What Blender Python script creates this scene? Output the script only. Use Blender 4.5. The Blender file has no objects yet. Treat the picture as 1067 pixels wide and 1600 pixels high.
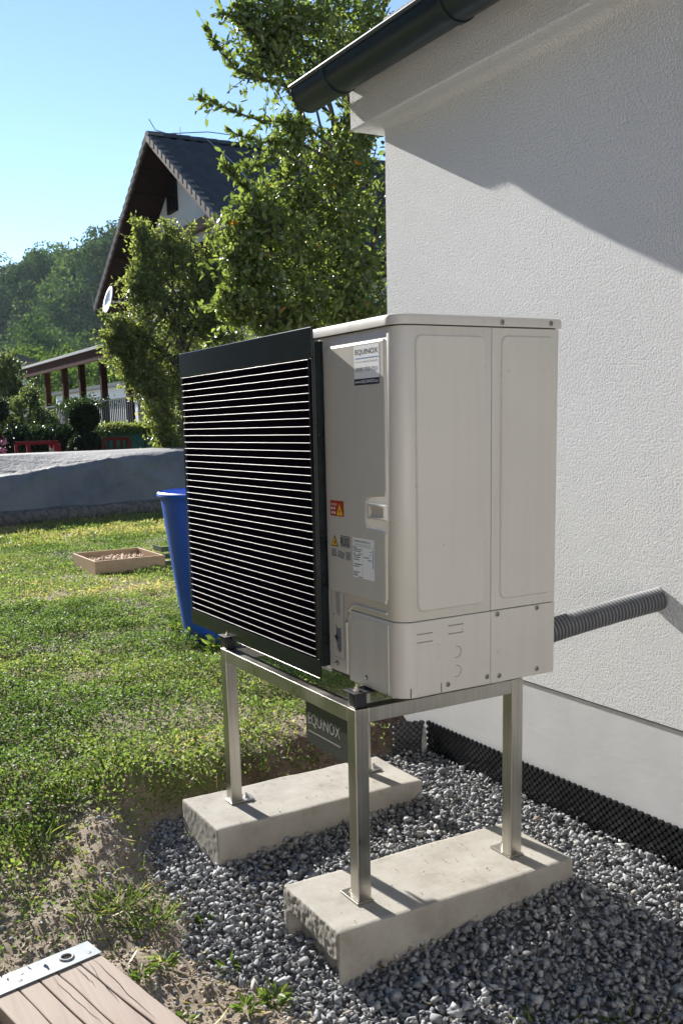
import bpy, bmesh, math, random
import numpy as np
from mathutils import Vector, Matrix

# ------------------------------------------------------------------ camera, sky, sun, exposure
SC = bpy.context.scene
COL = SC.collection
CAM = np.array([1.98133, -1.34235, 1.32149])
RT = np.array([0.48608042, 0.87349499, -0.0270616])
UP = np.array([-0.13562966, 0.10599327, 0.98507361])
FW = np.array([-0.86332521, 0.47515464, -0.16999309])
FPX, PPX, PPY = 1494.286, 488.04, 921.04

cd = bpy.data.cameras.new('camera')
cd.sensor_fit = 'VERTICAL'
cd.sensor_height = 36.0
cd.lens = FPX / 1600 * 36.0
cd.shift_x = (533.5 - PPX) / 1600
cd.shift_y = (PPY - 800) / 1600
cd.clip_start = 0.05
cd.clip_end = 6000
co = bpy.data.objects.new('camera', cd)
COL.objects.link(co)
co.matrix_world = Matrix(((RT[0], UP[0], -FW[0], CAM[0]), (RT[1], UP[1], -FW[1], CAM[1]),
                          (RT[2], UP[2], -FW[2], CAM[2]), (0, 0, 0, 1)))
SC.camera = co

SUN = Vector((1.0, 0.112, -0.50)).normalized()
EL = math.asin(-SUN.z)
w = bpy.data.worlds.new('World')
SC.world = w
w.use_nodes = True
wn = w.node_tree
bg = wn.nodes['Background']
sk = wn.nodes.new('ShaderNodeTexSky')
sk.sky_type = 'NISHITA'
sk.sun_disc = False
sk.sun_elevation = EL
sk.sun_rotation = math.atan2(-SUN.x, -SUN.y)
sk.altitude = 250
sk.air_density = 0.85
sk.dust_density = 0.0
sk.ozone_density = 2.2
wn.links.new(sk.outputs[0], bg.inputs[0])
bg.inputs[1].default_value = 0.084
sd = bpy.data.lights.new('sun', 'SUN')
sd.energy = 5.0
sd.angle = math.radians(0.53)
sd.color = (1.0, 0.95, 0.88)
so = bpy.data.objects.new('sun', sd)
so.rotation_euler = SUN.to_track_quat('-Z', 'Y').to_euler()
so.location = (-20, -3, 14)
COL.objects.link(so)
SC.view_settings.view_transform = 'Standard'
SC.view_settings.look = 'None'
SC.view_settings.gamma = 1
SC.view_settings.exposure = 1.37
SC.view_settings.use_curve_mapping = False
SC.cycles.max_bounces = 8
SC.cycles.transparent_max_bounces = 8

rng = np.random.default_rng(7)
random.seed(7)


def ray(x, y):
    return FW + RT * (x - PPX) / FPX - UP * (y - PPY) / FPX


def at(x, y, d):
    return CAM + ray(x, y) * d


def on(x, y, ax, v):
    d = ray(x, y)
    return CAM + d * ((v - CAM[ax]) / d[ax])


# ------------------------------------------------------------------ noise
_tab = np.random.default_rng(3).random((256, 256))


def vnoise(x, y):
    x = np.asarray(x, float)
    y = np.asarray(y, float)
    xi = np.floor(x).astype(int)
    yi = np.floor(y).astype(int)
    fx = x - xi
    fy = y - yi
    fx = fx * fx * (3 - 2 * fx)
    fy = fy * fy * (3 - 2 * fy)
    t = lambda a, b: _tab[a & 255, b & 255]
    return (t(xi, yi) * (1 - fx) + t(xi + 1, yi) * fx) * (1 - fy) + (t(xi, yi + 1) * (1 - fx) + t(xi + 1, yi + 1) * fx) * fy - 0.5


def fbm(x, y, o=4):
    s = 0
    a = 1.0
    for i in range(o):
        s = s + a * vnoise(np.asarray(x) * 2 ** i + 17 * i, np.asarray(y) * 2 ** i + 31 * i)
        a *= 0.5
    return s


def sstep(a, b, x):
    t = np.clip((x - a) / (b - a), 0, 1)
    return t * t * (3 - 2 * t)


# ------------------------------------------------------------------ materials
def new_mat(name):
    m = bpy.data.materials.new(name)
    m.use_nodes = True
    nt = m.node_tree
    return m, nt, nt.nodes['Principled BSDF']


def N(nt, typ, **kw):
    n = nt.nodes.new(typ)
    for k, v in kw.items():
        if k in n.inputs:
            n.inputs[k].default_value = v
        else:
            setattr(n, k, v)
    return n


def ramp(nt, stops, interp='LINEAR'):
    r = nt.nodes.new('ShaderNodeValToRGB')
    r.color_ramp.interpolation = interp
    e = r.color_ramp.elements
    while len(e) < len(stops):
        e.new(0.5)
    for i, (p, c) in enumerate(stops):
        e[i].position = p
        e[i].color = (c[0], c[1], c[2], 1)
    return r


def mat(name, c, rough=0.5, metal=0.0, c2=None, scale=5.0, bump=0.0, bscale=50.0, spec=0.5, detail=6.0, stretch=None, bdist=0.01, lo=0.35, hi=0.65, coat=0.0):
    m, nt, b = new_mat(name)
    b.inputs['Base Color'].default_value = (*c, 1)
    b.inputs['Roughness'].default_value = rough
    b.inputs['Metallic'].default_value = metal
    b.inputs['Specular IOR Level'].default_value = spec
    b.inputs['Coat Weight'].default_value = coat
    tc = N(nt, 'ShaderNodeTexCoord')
    src = tc.outputs['Object']
    if stretch:
        mp = N(nt, 'ShaderNodeMapping')
        mp.inputs['Scale'].default_value = stretch
        nt.links.new(src, mp.inputs['Vector'])
        src = mp.outputs[0]
    if c2:
        n = N(nt, 'ShaderNodeTexNoise', Scale=scale, Detail=detail, Roughness=0.6)
        nt.links.new(src, n.inputs['Vector'])
        r = ramp(nt, [(lo, c), (hi, c2)])
        nt.links.new(n.outputs['Fac'], r.inputs[0])
        nt.links.new(r.outputs[0], b.inputs['Base Color'])
    if bump:
        n = N(nt, 'ShaderNodeTexNoise', Scale=bscale, Detail=4.0, Roughness=0.6)
        nt.links.new(src, n.inputs['Vector'])
        bp = N(nt, 'ShaderNodeBump', Strength=bump, Distance=bdist)
        nt.links.new(n.outputs['Fac'], bp.inputs['Height'])
        nt.links.new(bp.outputs[0], b.inputs['Normal'])
    return m


def leaf_mat(name, stops, trans=0.4, rough=0.45, tcol=None, spec=0.5):
    m, nt, b = new_mat(name)
    a = N(nt, 'ShaderNodeAttribute', attribute_name='var')
    r = ramp(nt, stops)
    nt.links.new(a.outputs['Fac'], r.inputs[0])
    nt.links.new(r.outputs[0], b.inputs['Base Color'])
    b.inputs['Roughness'].default_value = rough
    b.inputs['Specular IOR Level'].default_value = spec
    t = N(nt, 'ShaderNodeBsdfTranslucent')
    g = N(nt, 'ShaderNodeMix', data_type='RGBA', blend_type='MULTIPLY')
    g.inputs[0].default_value = 1.0
    nt.links.new(r.outputs[0], g.inputs[6])
    g.inputs[7].default_value = (*(tcol or (1.5, 1.6, 0.85)), 1)
    nt.links.new(g.outputs[2], t.inputs[0])
    mx = N(nt, 'ShaderNodeMixShader')
    mx.inputs[0].default_value = trans
    nt.links.new(b.outputs[0], mx.inputs[1])
    nt.links.new(t.outputs[0], mx.inputs[2])
    nt.links.new(mx.outputs[0], nt.nodes['Material Output'].inputs[0])
    return m


M = {}
M['ivory'] = mat('ivory_enamel', (0.48, 0.463, 0.425), 0.4, c2=(0.505, 0.488, 0.45), scale=3, bump=0.02, bscale=400, bdist=0.001)
nt = M['ivory'].node_tree
b = nt.nodes['Principled BSDF']
old = b.inputs['Base Color'].links[0].from_socket
tc = N(nt, 'ShaderNodeTexCoord')
mp = N(nt, 'ShaderNodeMapping')
mp.inputs['Scale'].default_value = (26, 26, 1.6)
nt.links.new(tc.outputs['Object'], mp.inputs[0])
n = N(nt, 'ShaderNodeTexNoise', Scale=1.0, Detail=7.0, Roughness=0.65)
nt.links.new(mp.outputs[0], n.inputs[0])
r = ramp(nt, [(0.36, (0.9, 0.885, 0.86)), (0.52, (1, 1, 1))])
nt.links.new(n.outputs['Fac'], r.inputs[0])
n2 = N(nt, 'ShaderNodeTexNoise', Scale=75.0, Detail=3.0)
nt.links.new(tc.outputs['Object'], n2.inputs[0])
r2 = ramp(nt, [(0.25, (0.72, 0.68, 0.62)), (0.31, (1, 1, 1))])
nt.links.new(n2.outputs['Fac'], r2.inputs[0])
ma = N(nt, 'ShaderNodeMix', data_type='RGBA', blend_type='MULTIPLY')
ma.inputs[0].default_value = 0.3
nt.links.new(old, ma.inputs[6])
nt.links.new(r.outputs[0], ma.inputs[7])
mb_ = N(nt, 'ShaderNodeMix', data_type='RGBA', blend_type='MULTIPLY')
mb_.inputs[0].default_value = 0.7
nt.links.new(ma.outputs[2], mb_.inputs[6])
nt.links.new(r2.outputs[0], mb_.inputs[7])
nt.links.new(mb_.outputs[2], b.inputs['Base Color'])
rr_ = ramp(nt, [(0.3, (0.5, 0.5, 0.5)), (0.7, (0.34, 0.34, 0.34))])
nt.links.new(n.outputs['Fac'], rr_.inputs[0])
nt.links.new(rr_.outputs[0], b.inputs['Roughness'])
M['grille_black'] = mat('black_powder_coat', (0.005, 0.008, 0.010), 0.2, c2=(0.011, 0.016, 0.018), scale=20, bump=0.05, bscale=300, bdist=0.0003, spec=0.3)
M['slat'] = mat('glossy_black_slat', (0.009, 0.008, 0.011), 0.33, spec=0.1)
M['interior'] = mat('fan_shade_black', (0.004, 0.002, 0.007), 0.9, spec=0.02)  # violet black: the chamber's shade is put into the colour
M['white_label'] = mat('label_white', (0.78, 0.8, 0.82), 0.4)
M['ink'] = mat('label_ink', (0.012, 0.014, 0.02), 0.45)
M['ink_blue'] = mat('label_blue', (0.12, 0.25, 0.62), 0.45)
M['ink_grey'] = mat('label_grey', (0.12, 0.14, 0.17), 0.5)
M['navy'] = mat('label_navy', (0.01, 0.016, 0.035), 0.4)
M['red_label'] = mat('label_red', (0.36, 0.035, 0.015), 0.45)
M['yellow'] = mat('label_yellow', (0.75, 0.45, 0.02), 0.45)
M['diagram'] = mat('label_diagram', (0.28, 0.29, 0.3), 0.5)
M['rubber'] = mat('black_rubber', (0.008, 0.009, 0.014), 0.45, bump=0.1, bscale=100)
M['zinc'] = mat('zinc_screw', (0.42, 0.4, 0.36), 0.35, 0.8)
M['screw'] = mat('painted_screw', (0.2, 0.19, 0.17), 0.4, 0.3)
M['seam'] = mat('seam_shadow_gap', (0.05, 0.05, 0.05), 0.8)
# brushed stainless
m, nt, b = new_mat('brushed_stainless')
b.inputs['Metallic'].default_value = 1.0
tc = N(nt, 'ShaderNodeTexCoord')
mp = N(nt, 'ShaderNodeMapping')
mp.inputs['Scale'].default_value = (300, 300, 4)
nt.links.new(tc.outputs['Object'], mp.inputs[0])
n = N(nt, 'ShaderNodeTexNoise', Scale=1.0, Detail=3.0)
nt.links.new(mp.outputs[0], n.inputs[0])
r = ramp(nt, [(0.3, (0.4, 0.385, 0.35)), (0.7, (0.56, 0.54, 0.49))])
nt.links.new(n.outputs['Fac'], r.inputs[0])
nt.links.new(r.outputs[0], b.inputs['Base Color'])
n2 = N(nt, 'ShaderNodeTexNoise', Scale=9.0, Detail=4.0)
nt.links.new(tc.outputs['Object'], n2.inputs[0])
r2 = ramp(nt, [(0.3, (0.26, 0.26, 0.26)), (0.7, (0.42, 0.42, 0.42))])
nt.links.new(n2.outputs['Fac'], r2.inputs[0])
nt.links.new(r2.outputs[0], b.inputs['Roughness'])
bp = N(nt, 'ShaderNodeBump', Strength=0.12, Distance=0.0005)
nt.links.new(n.outputs['Fac'], bp.inputs['Height'])
nt.links.new(bp.outputs[0], b.inputs['Normal'])
M['steel'] = m
M['plate_dark'] = mat('nameplate_steel', (0.09, 0.1, 0.095), 0.4, 0.6, bump=0.03, bscale=200)
M['plate_letter'] = mat('nameplate_letter', (0.34, 0.335, 0.32), 0.45, 0.3)

# stucco: scratched mineral plaster
m, nt, b = new_mat('scratched_stucco')
tc = N(nt, 'ShaderNodeTexCoord')
mp = N(nt, 'ShaderNodeMapping')
mp.inputs['Scale'].default_value = (1.0, 1.0, 1.0)
nt.links.new(tc.outputs['Object'], mp.inputs[0])
ns = N(nt, 'ShaderNodeTexNoise', Scale=250.0, Detail=3.0, Roughness=0.6)
nt.links.new(mp.outputs[0], ns.inputs[0])
vo = N(nt, 'ShaderNodeTexVoronoi', Scale=142.0)
wv = N(nt, 'ShaderNodeMix', data_type='VECTOR')
wv.inputs[0].default_value = 0.012
nt.links.new(mp.outputs[0], wv.inputs[4])
nt.links.new(ns.outputs['Color'], wv.inputs[5])
nt.links.new(wv.outputs[1], vo.inputs['Vector'])
add = N(nt, 'ShaderNodeMath', operation='MULTIPLY_ADD')
nt.links.new(vo.outputs['Distance'], add.inputs[0])
add.inputs[1].default_value = -0.9
nt.links.new(ns.outputs['Fac'], add.inputs[2])
bp = N(nt, 'ShaderNodeBump', Strength=1.0, Distance=0.0046)
nt.links.new(add.outputs[0], bp.inputs['Height'])
nt.links.new(bp.outputs[0], b.inputs['Normal'])
nl = N(nt, 'ShaderNodeTexNoise', Scale=1.3, Detail=5.0)
nt.links.new(tc.outputs['Object'], nl.inputs[0])
r = ramp(nt, [(0.3, (0.76, 0.775, 0.785)), (0.7, (0.80, 0.81, 0.815))])
nt.links.new(nl.outputs['Fac'], r.inputs[0])
nt.links.new(r.outputs[0], b.inputs['Base Color'])
b.inputs['Roughness'].default_value = 0.9
b.inputs['Specular IOR Level'].default_value = 0.2
M['stucco'] = m
# smooth plinth render with trowel marks
m, nt, b = new_mat('plinth_render')
tc = N(nt, 'ShaderNodeTexCoord')
mp = N(nt, 'ShaderNodeMapping')
mp.inputs['Scale'].default_value = (10, 10, 26)
mp.inputs['Rotation'].default_value = (0, 0.35, 0)
nt.links.new(tc.outputs['Object'], mp.inputs[0])
ns = N(nt, 'ShaderNodeTexNoise', Scale=1.0, Detail=6.0, Roughness=0.65)
nt.links.new(mp.outputs[0], ns.inputs[0])
r0 = ramp(nt, [(0.45, (0, 0, 0)), (0.75, (1, 1, 1))])
nt.links.new(ns.outputs['Fac'], r0.inputs[0])
bp = N(nt, 'ShaderNodeBump', Strength=0.07, Distance=0.004)
nt.links.new(r0.outputs[0], bp.inputs['Height'])
nt.links.new(bp.outputs[0], b.inputs['Normal'])
nl = N(nt, 'ShaderNodeTexNoise', Scale=5.0, Detail=6.0)
nt.links.new(tc.outputs['Object'], nl.inputs[0])
r = ramp(nt, [(0.3, (0.58, 0.59, 0.60)), (0.7, (0.66, 0.665, 0.67))])
nt.links.new(nl.outputs['Fac'], r.inputs[0])
nt.links.new(r.outputs[0], b.inputs['Base Color'])
b.inputs['Roughness'].default_value = 0.85
M['plinth'] = m
M['gutter'] = mat('anthracite_gutter', (0.013, 0.024, 0.031), 0.36, 0.2, c2=(0.018, 0.03, 0.037), scale=6)
M['gutter_bead_lit'] = mat('gutter_bead_lit', (0.12, 0.13, 0.14), 0.3, 0.6)  # paler than the gutter: the bead's sunlit line is in the colour
M['roof_dark'] = mat('anthracite_roof', (0.03, 0.033, 0.036), 0.5, c2=(0.04, 0.042, 0.045), scale=8)
M['membrane'] = mat('dimpled_membrane', (0.007, 0.008, 0.009), 0.17, c2=(0.013, 0.014, 0.015), scale=30, spec=1.0)
M['membrane_pale'] = mat('pale_membrane', (0.03, 0.032, 0.036), 0.5, c2=(0.07, 0.072, 0.078), scale=25)  # lighter mottled grey for the loose flap
M['mortar'] = mat('mortar_drip', (0.3, 0.3, 0.29), 0.9, c2=(0.5, 0.5, 0.48), scale=30, bump=0.4, bscale=60)
M['conduit'] = mat('grey_conduit', (0.13, 0.135, 0.145), 0.45)
# concrete
m, nt, b = new_mat('cast_concrete')
tc = N(nt, 'ShaderNodeTexCoord')
n1 = N(nt, 'ShaderNodeTexNoise', Scale=7.0, Detail=8.0, Roughness=0.65)
nt.links.new(tc.outputs['Object'], n1.inputs[0])
r1 = ramp(nt, [(0.3, (0.23, 0.21, 0.178)), (0.48, (0.31, 0.292, 0.255)), (0.7, (0.355, 0.34, 0.305))])
nt.links.new(n1.outputs['Fac'], r1.inputs[0])
n2 = N(nt, 'ShaderNodeTexVoronoi', Scale=28.0)
nt.links.new(tc.outputs['Object'], n2.inputs['Vector'])
r2 = ramp(nt, [(0.0, (0.35, 0.32, 0.28)), (0.055, (0.5, 0.47, 0.42)), (0.085, (1, 1, 1))])
nt.links.new(n2.outputs['Distance'], r2.inputs[0])
mx = N(nt, 'ShaderNodeMix', data_type='RGBA', blend_type='MULTIPLY')
mx.inputs[0].default_value = 0.5
nt.links.new(r1.outputs[0], mx.inputs[6])
nt.links.new(r2.outputs[0], mx.inputs[7])
nt.links.new(mx.outputs[2], b.inputs['Base Color'])
n3 = N(nt, 'ShaderNodeTexNoise', Scale=90.0, Detail=5.0, Roughness=0.7)
nt.links.new(tc.outputs['Object'], n3.inputs[0])
bp = N(nt, 'ShaderNodeBump', Strength=0.35, Distance=0.003)
nt.links.new(n3.outputs['Fac'], bp.inputs['Height'])
nt.links.new(bp.outputs[0], b.inputs['Normal'])
b.inputs['Roughness'].default_value = 0.9
M['concrete'] = m
# gravel stone
m, nt, b = new_mat('crushed_stone')
a = N(nt, 'ShaderNodeAttribute', attribute_name='var')
r = ramp(nt, [(0.0, (0.14, 0.146, 0.155)), (0.5, (0.235, 0.242, 0.252)), (0.9, (0.33, 0.335, 0.34)), (0.97, (0.26, 0.23, 0.2)), (1.0, (0.42, 0.42, 0.415))])
nt.links.new(a.outputs['Fac'], r.inputs[0])
tc = N(nt, 'ShaderNodeTexCoord')
n1 = N(nt, 'ShaderNodeTexNoise', Scale=120.0, Detail=4.0)
nt.links.new(tc.outputs['Object'], n1.inputs[0])
r1 = ramp(nt, [(0.3, (0.75, 0.75, 0.75)), (0.7, (1.2, 1.2, 1.2))])
nt.links.new(n1.outputs['Fac'], r1.inputs[0])
mx = N(nt, 'ShaderNodeMix', data_type='RGBA', blend_type='MULTIPLY')
mx.inputs[0].default_value = 1.0
nt.links.new(r.outputs[0], mx.inputs[6])
nt.links.new(r1.outputs[0], mx.inputs[7])
nt.links.new(mx.outputs[2], b.inputs['Base Color'])
b.inputs['Roughness'].default_value = 0.85
b.inputs['Specular IOR Level'].default_value = 0.2
bp = N(nt, 'ShaderNodeBump', Strength=0.3, Distance=0.002)
nt.links.new(n1.outputs['Fac'], bp.inputs['Height'])
nt.links.new(bp.outputs[0], b.inputs['Normal'])
M['stone'] = m
# ground: soil / thatch under grass / stone dust, by vertex masks
m, nt, b = new_mat('ground_soil')
tc = N(nt, 'ShaderNodeTexCoord')
n1 = N(nt, 'ShaderNodeTexNoise', Scale=9.0, Detail=10.0, Roughness=0.7)
nt.links.new(tc.outputs['Object'], n1.inputs[0])
rs = ramp(nt, [(0.3, (0.15, 0.115, 0.08)), (0.5, (0.25, 0.205, 0.155)), (0.72, (0.36, 0.31, 0.245))])
nt.links.new(n1.outputs['Fac'], rs.inputs[0])
n2 = N(nt, 'ShaderNodeTexNoise', Scale=2.2, Detail=8.0, Roughness=0.7)
nt.links.new(tc.outputs['Object'], n2.inputs[0])
rl = ramp(nt, [(0.3, (0.09, 0.1, 0.035)), (0.5, (0.17, 0.155, 0.06)), (0.7, (0.26, 0.21, 0.1))])
nt.links.new(n2.outputs['Fac'], rl.inputs[0])
al = N(nt, 'ShaderNodeAttribute', attribute_name='lawn')
mx = N(nt, 'ShaderNodeMix', data_type='RGBA')
nt.links.new(al.outputs['Fac'], mx.inputs[0])
nt.links.new(rs.outputs[0], mx.inputs[6])
nt.links.new(rl.outputs[0], mx.inputs[7])
n3c = N(nt, 'ShaderNodeTexNoise', Scale=35.0, Detail=6.0)
nt.links.new(tc.outputs['Object'], n3c.inputs[0])
ag = N(nt, 'ShaderNodeAttribute', attribute_name='gravel')
mx2 = N(nt, 'ShaderNodeMix', data_type='RGBA')
nt.links.new(ag.outputs['Fac'], mx2.inputs[0])
nt.links.new(mx.outputs[2], mx2.inputs[6])
mx2.inputs[7].default_value = (0.17, 0.17, 0.17, 1)
ac = N(nt, 'ShaderNodeAttribute', attribute_name='cut')
mx3 = N(nt, 'ShaderNodeMix', data_type='RGBA')
nt.links.new(ac.outputs['Fac'], mx3.inputs[0])
nt.links.new(mx2.outputs[2], mx3.inputs[6])
rc = ramp(nt, [(0.35, (0.06, 0.036, 0.026)), (0.65, (0.15, 0.095, 0.07))])
nt.links.new(n3c.outputs['Fac'], rc.inputs[0])
nt.links.new(rc.outputs[0], mx3.inputs[7])
nt.links.new(mx3.outputs[2], b.inputs['Base Color'])
b.inputs['Roughness'].default_value = 0.95
n3 = N(nt, 'ShaderNodeTexNoise', Scale=60.0, Detail=8.0, Roughness=0.75)
nt.links.new(tc.outputs['Object'], n3.inputs[0])
bp = N(nt, 'ShaderNodeBump', Strength=0.8, Distance=0.012)
nt.links.new(n3.outputs['Fac'], bp.inputs['Height'])
nt.links.new(bp.outputs[0], b.inputs['Normal'])
M['ground'] = m
M['soil_clod'] = mat('soil_clod', (0.17, 0.13, 0.09), 0.95, c2=(0.36, 0.29, 0.22), scale=40, bump=0.5, bscale=90)
M['blue'] = mat('blue_plastic', (0.012, 0.085, 0.5), 0.4, c2=(0.018, 0.105, 0.56), scale=6)
M['tarp'] = mat('grey_tarpaulin', (0.1, 0.108, 0.12), 0.75, c2=(0.17, 0.168, 0.165), scale=1.4, bump=0.4, bscale=14, bdist=0.05)
M['bark'] = mat('bark', (0.06, 0.05, 0.04), 0.9, c2=(0.16, 0.14, 0.12), scale=14, bump=0.8, bscale=40, bdist=0.02)
M['twig'] = mat('twig_bark', (0.06, 0.048, 0.038), 0.85)
M['tray_wood'] = mat('raw_board', (0.36, 0.24, 0.13), 0.75, c2=(0.46, 0.32, 0.19), scale=4, stretch=(3, 3, 30))
M['chips'] = mat('wood_chips', (0.4, 0.27, 0.17), 0.85, c2=(0.6, 0.45, 0.32), scale=30)
M['red_paint'] = mat('red_paint', (0.17, 0.014, 0.02), 0.75, c2=(0.22, 0.02, 0.026), scale=4, spec=0.1)
M['brown_paint'] = mat('brown_paint', (0.07, 0.018, 0.014), 0.8, c2=(0.1, 0.025, 0.02), scale=4, spec=0.1)
M['net'] = mat('green_shade_net', (0.035, 0.12, 0.085), 0.8, c2=(0.07, 0.19, 0.14), scale=5)
M['dark_wood'] = mat('dark_stained_wood', (0.018, 0.011, 0.009), 0.85, c2=(0.03, 0.018, 0.014), scale=2, stretch=(1, 8, 8), spec=0.05)
M['pergola_wood'] = mat('pergola_wood', (0.04, 0.014, 0.01), 0.8, c2=(0.065, 0.022, 0.014), scale=3, spec=0.05)
M['rake_board'] = mat('rake_board', (0.13, 0.085, 0.07), 0.85, c2=(0.19, 0.13, 0.105), scale=3, spec=0.1)
M['verge'] = mat('weathered_verge_tile', (0.11, 0.1, 0.092), 0.9, c2=(0.19, 0.17, 0.155), scale=2, spec=0.1)
M['far_plaster'] = mat('far_plaster', (0.42, 0.42, 0.42), 0.9, c2=(0.48, 0.48, 0.475), scale=1)
M['beige_plaster'] = mat('beige_plaster', (0.46, 0.38, 0.28), 0.9, c2=(0.52, 0.43, 0.33), scale=1)
M['white_wall'] = mat('white_garage', (0.75, 0.77, 0.8), 0.8)
M['tile'] = mat('dark_roof_tile', (0.022, 0.024, 0.028), 0.55, c2=(0.038, 0.04, 0.045), scale=3)
M['glass_dark'] = mat('dark_pane', (0.008, 0.01, 0.012), 0.1)
M['dish'] = mat('dish_grey', (0.55, 0.57, 0.6), 0.5)
M['wire'] = mat('galvanised_wire', (0.3, 0.3, 0.3), 0.4, 0.7)
M['iron'] = mat('black_iron', (0.015, 0.015, 0.016), 0.5)
M['galv'] = mat('galvanised_band', (0.19, 0.22, 0.235), 0.6, 0.1, c2=(0.26, 0.29, 0.305), scale=14, bump=0.1, bscale=40, bdist=0.002)
M['crate'] = mat('green_crate', (0.03, 0.07, 0.03), 0.6)
# scaffold board timber
m, nt, b = new_mat('weathered_board')
tc = N(nt, 'ShaderNodeTexCoord')
mp = N(nt, 'ShaderNodeMapping')
mp.inputs['Scale'].default_value = (3, 60, 20)
nt.links.new(tc.outputs['Object'], mp.inputs[0])
n1 = N(nt, 'ShaderNodeTexNoise', Scale=1.0, Detail=8.0, Roughness=0.6, Distortion=0.4)
nt.links.new(mp.outputs[0], n1.inputs[0])
r1 = ramp(nt, [(0.25, (0.235, 0.182, 0.148)), (0.5, (0.285, 0.23, 0.188)), (0.75, (0.325, 0.27, 0.228))])
nt.links.new(n1.outputs['Fac'], r1.inputs[0])
n2 = N(nt, 'ShaderNodeTexVoronoi', Scale=22.0)
nt.links.new(tc.outputs['Object'], n2.inputs['Vector'])
r2 = ramp(nt, [(0.0, (0.25, 0.2, 0.16)), (0.05, (0.5, 0.45, 0.4)), (0.09, (1, 1, 1))])
nt.links.new(n2.outputs['Distance'], r2.inputs[0])
mx = N(nt, 'ShaderNodeMix', data_type='RGBA', blend_type='MULTIPLY')
mx.inputs[0].default_value = 0.55
nt.links.new(r1.outputs[0], mx.inputs[6])
nt.links.new(r2.outputs[0], mx.inputs[7])
nt.links.new(mx.outputs[2], b.inputs['Base Color'])
bp = N(nt, 'ShaderNodeBump', Strength=0.3, Distance=0.002)
nt.links.new(n1.outputs['Fac'], bp.inputs['Height'])
nt.links.new(bp.outputs[0], b.inputs['Normal'])
b.inputs['Roughness'].default_value = 0.8
M['board'] = m

M['leaf_fruit'] = leaf_mat('fruit_tree_leaf', [(0.0, (0.075, 0.105, 0.034)), (0.55, (0.14, 0.175, 0.055)), (0.93, (0.21, 0.245, 0.08)), (0.985, (0.25, 0.27, 0.085)), (0.992, (0.6, 0.28, 0.02)), (1.0, (0.65, 0.25, 0.03))], 0.52, 0.36)
M['leaf_plum'] = leaf_mat('plum_leaf', [(0.0, (0.1, 0.12, 0.04)), (0.5, (0.175, 0.2, 0.075)), (0.95, (0.25, 0.27, 0.11)), (1.0, (0.3, 0.25, 0.1))], 0.6, 0.42)
M['leaf_light'] = leaf_mat('light_shrub_leaf', [(0.0, (0.07, 0.1, 0.04)), (0.6, (0.12, 0.155, 0.07)), (1.0, (0.2, 0.23, 0.12))], 0.5, 0.45)
M['leaf_hedge'] = leaf_mat('hedge_leaf', [(0.0, (0.014, 0.03, 0.01)), (0.7, (0.03, 0.055, 0.015)), (1.0, (0.07, 0.1, 0.03))], 0.3, 0.45)
M['leaf_thuja'] = leaf_mat('topiary_leaf', [(0.0, (0.009, 0.02, 0.006)), (0.8, (0.022, 0.04, 0.011)), (1.0, (0.05, 0.075, 0.02))], 0.25, 0.5)
M['leaf_wood'] = leaf_mat('forest_leaf', [(0.0, (0.05, 0.095, 0.028)), (0.6, (0.09, 0.15, 0.042)), (1.0, (0.16, 0.22, 0.07))], 0.2, 0.8, spec=0.05)
M['leaf_wood2'] = leaf_mat('edge_wood_leaf', [(0.0, (0.045, 0.075, 0.02)), (0.6, (0.075, 0.12, 0.03)), (1.0, (0.13, 0.17, 0.05))], 0.5, 0.8, spec=0.05)
M['lawn'] = leaf_mat('lawn_leaf', [(0.0, (0.055, 0.095, 0.028)), (0.4, (0.105, 0.16, 0.048)), (0.75, (0.18, 0.22, 0.075)), (0.9, (0.28, 0.26, 0.11)), (1.0, (0.42, 0.35, 0.2))], 0.48, 0.55, spec=0.3)
M['weed'] = leaf_mat('weed_leaf', [(0.0, (0.06, 0.1, 0.025)), (0.6, (0.12, 0.17, 0.045)), (0.9, (0.2, 0.23, 0.07)), (1.0, (0.42, 0.35, 0.19))], 0.42, 0.5, spec=0.3)
M['pink'] = mat('pink_flowers', (0.5, 0.22, 0.3), 0.7)


# ------------------------------------------------------------------ mesh helpers
def tag(o, label=None, cat=None, group=None, kind=None):
    for k, v in (('label', label), ('category', cat), ('group', group), ('kind', kind)):
        if v:
            o[k] = v
    return o


def mk(name, verts, faces, material, parent=None, smooth=False, var=None):
    me = bpy.data.meshes.new(name)
    v = np.asarray(verts, float)
    if parent is not None:
        root = parent
        off = np.zeros(3)
        while root is not None:
            off = off + np.array(root.location)
            root = root.parent
        v = v - off
    me.from_pydata(v.tolist(), [], [list(map(int, f)) for f in faces])
    if smooth:
        me.shade_smooth()
    if var is not None:
        a = me.attributes.new('var', 'FLOAT', 'POINT')
        a.data.foreach_set('value', np.asarray(var, dtype=np.float32))
    me.materials.append(material)
    o = bpy.data.objects.new(name, me)
    COL.objects.link(o)
    o.parent = parent
    return o


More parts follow.
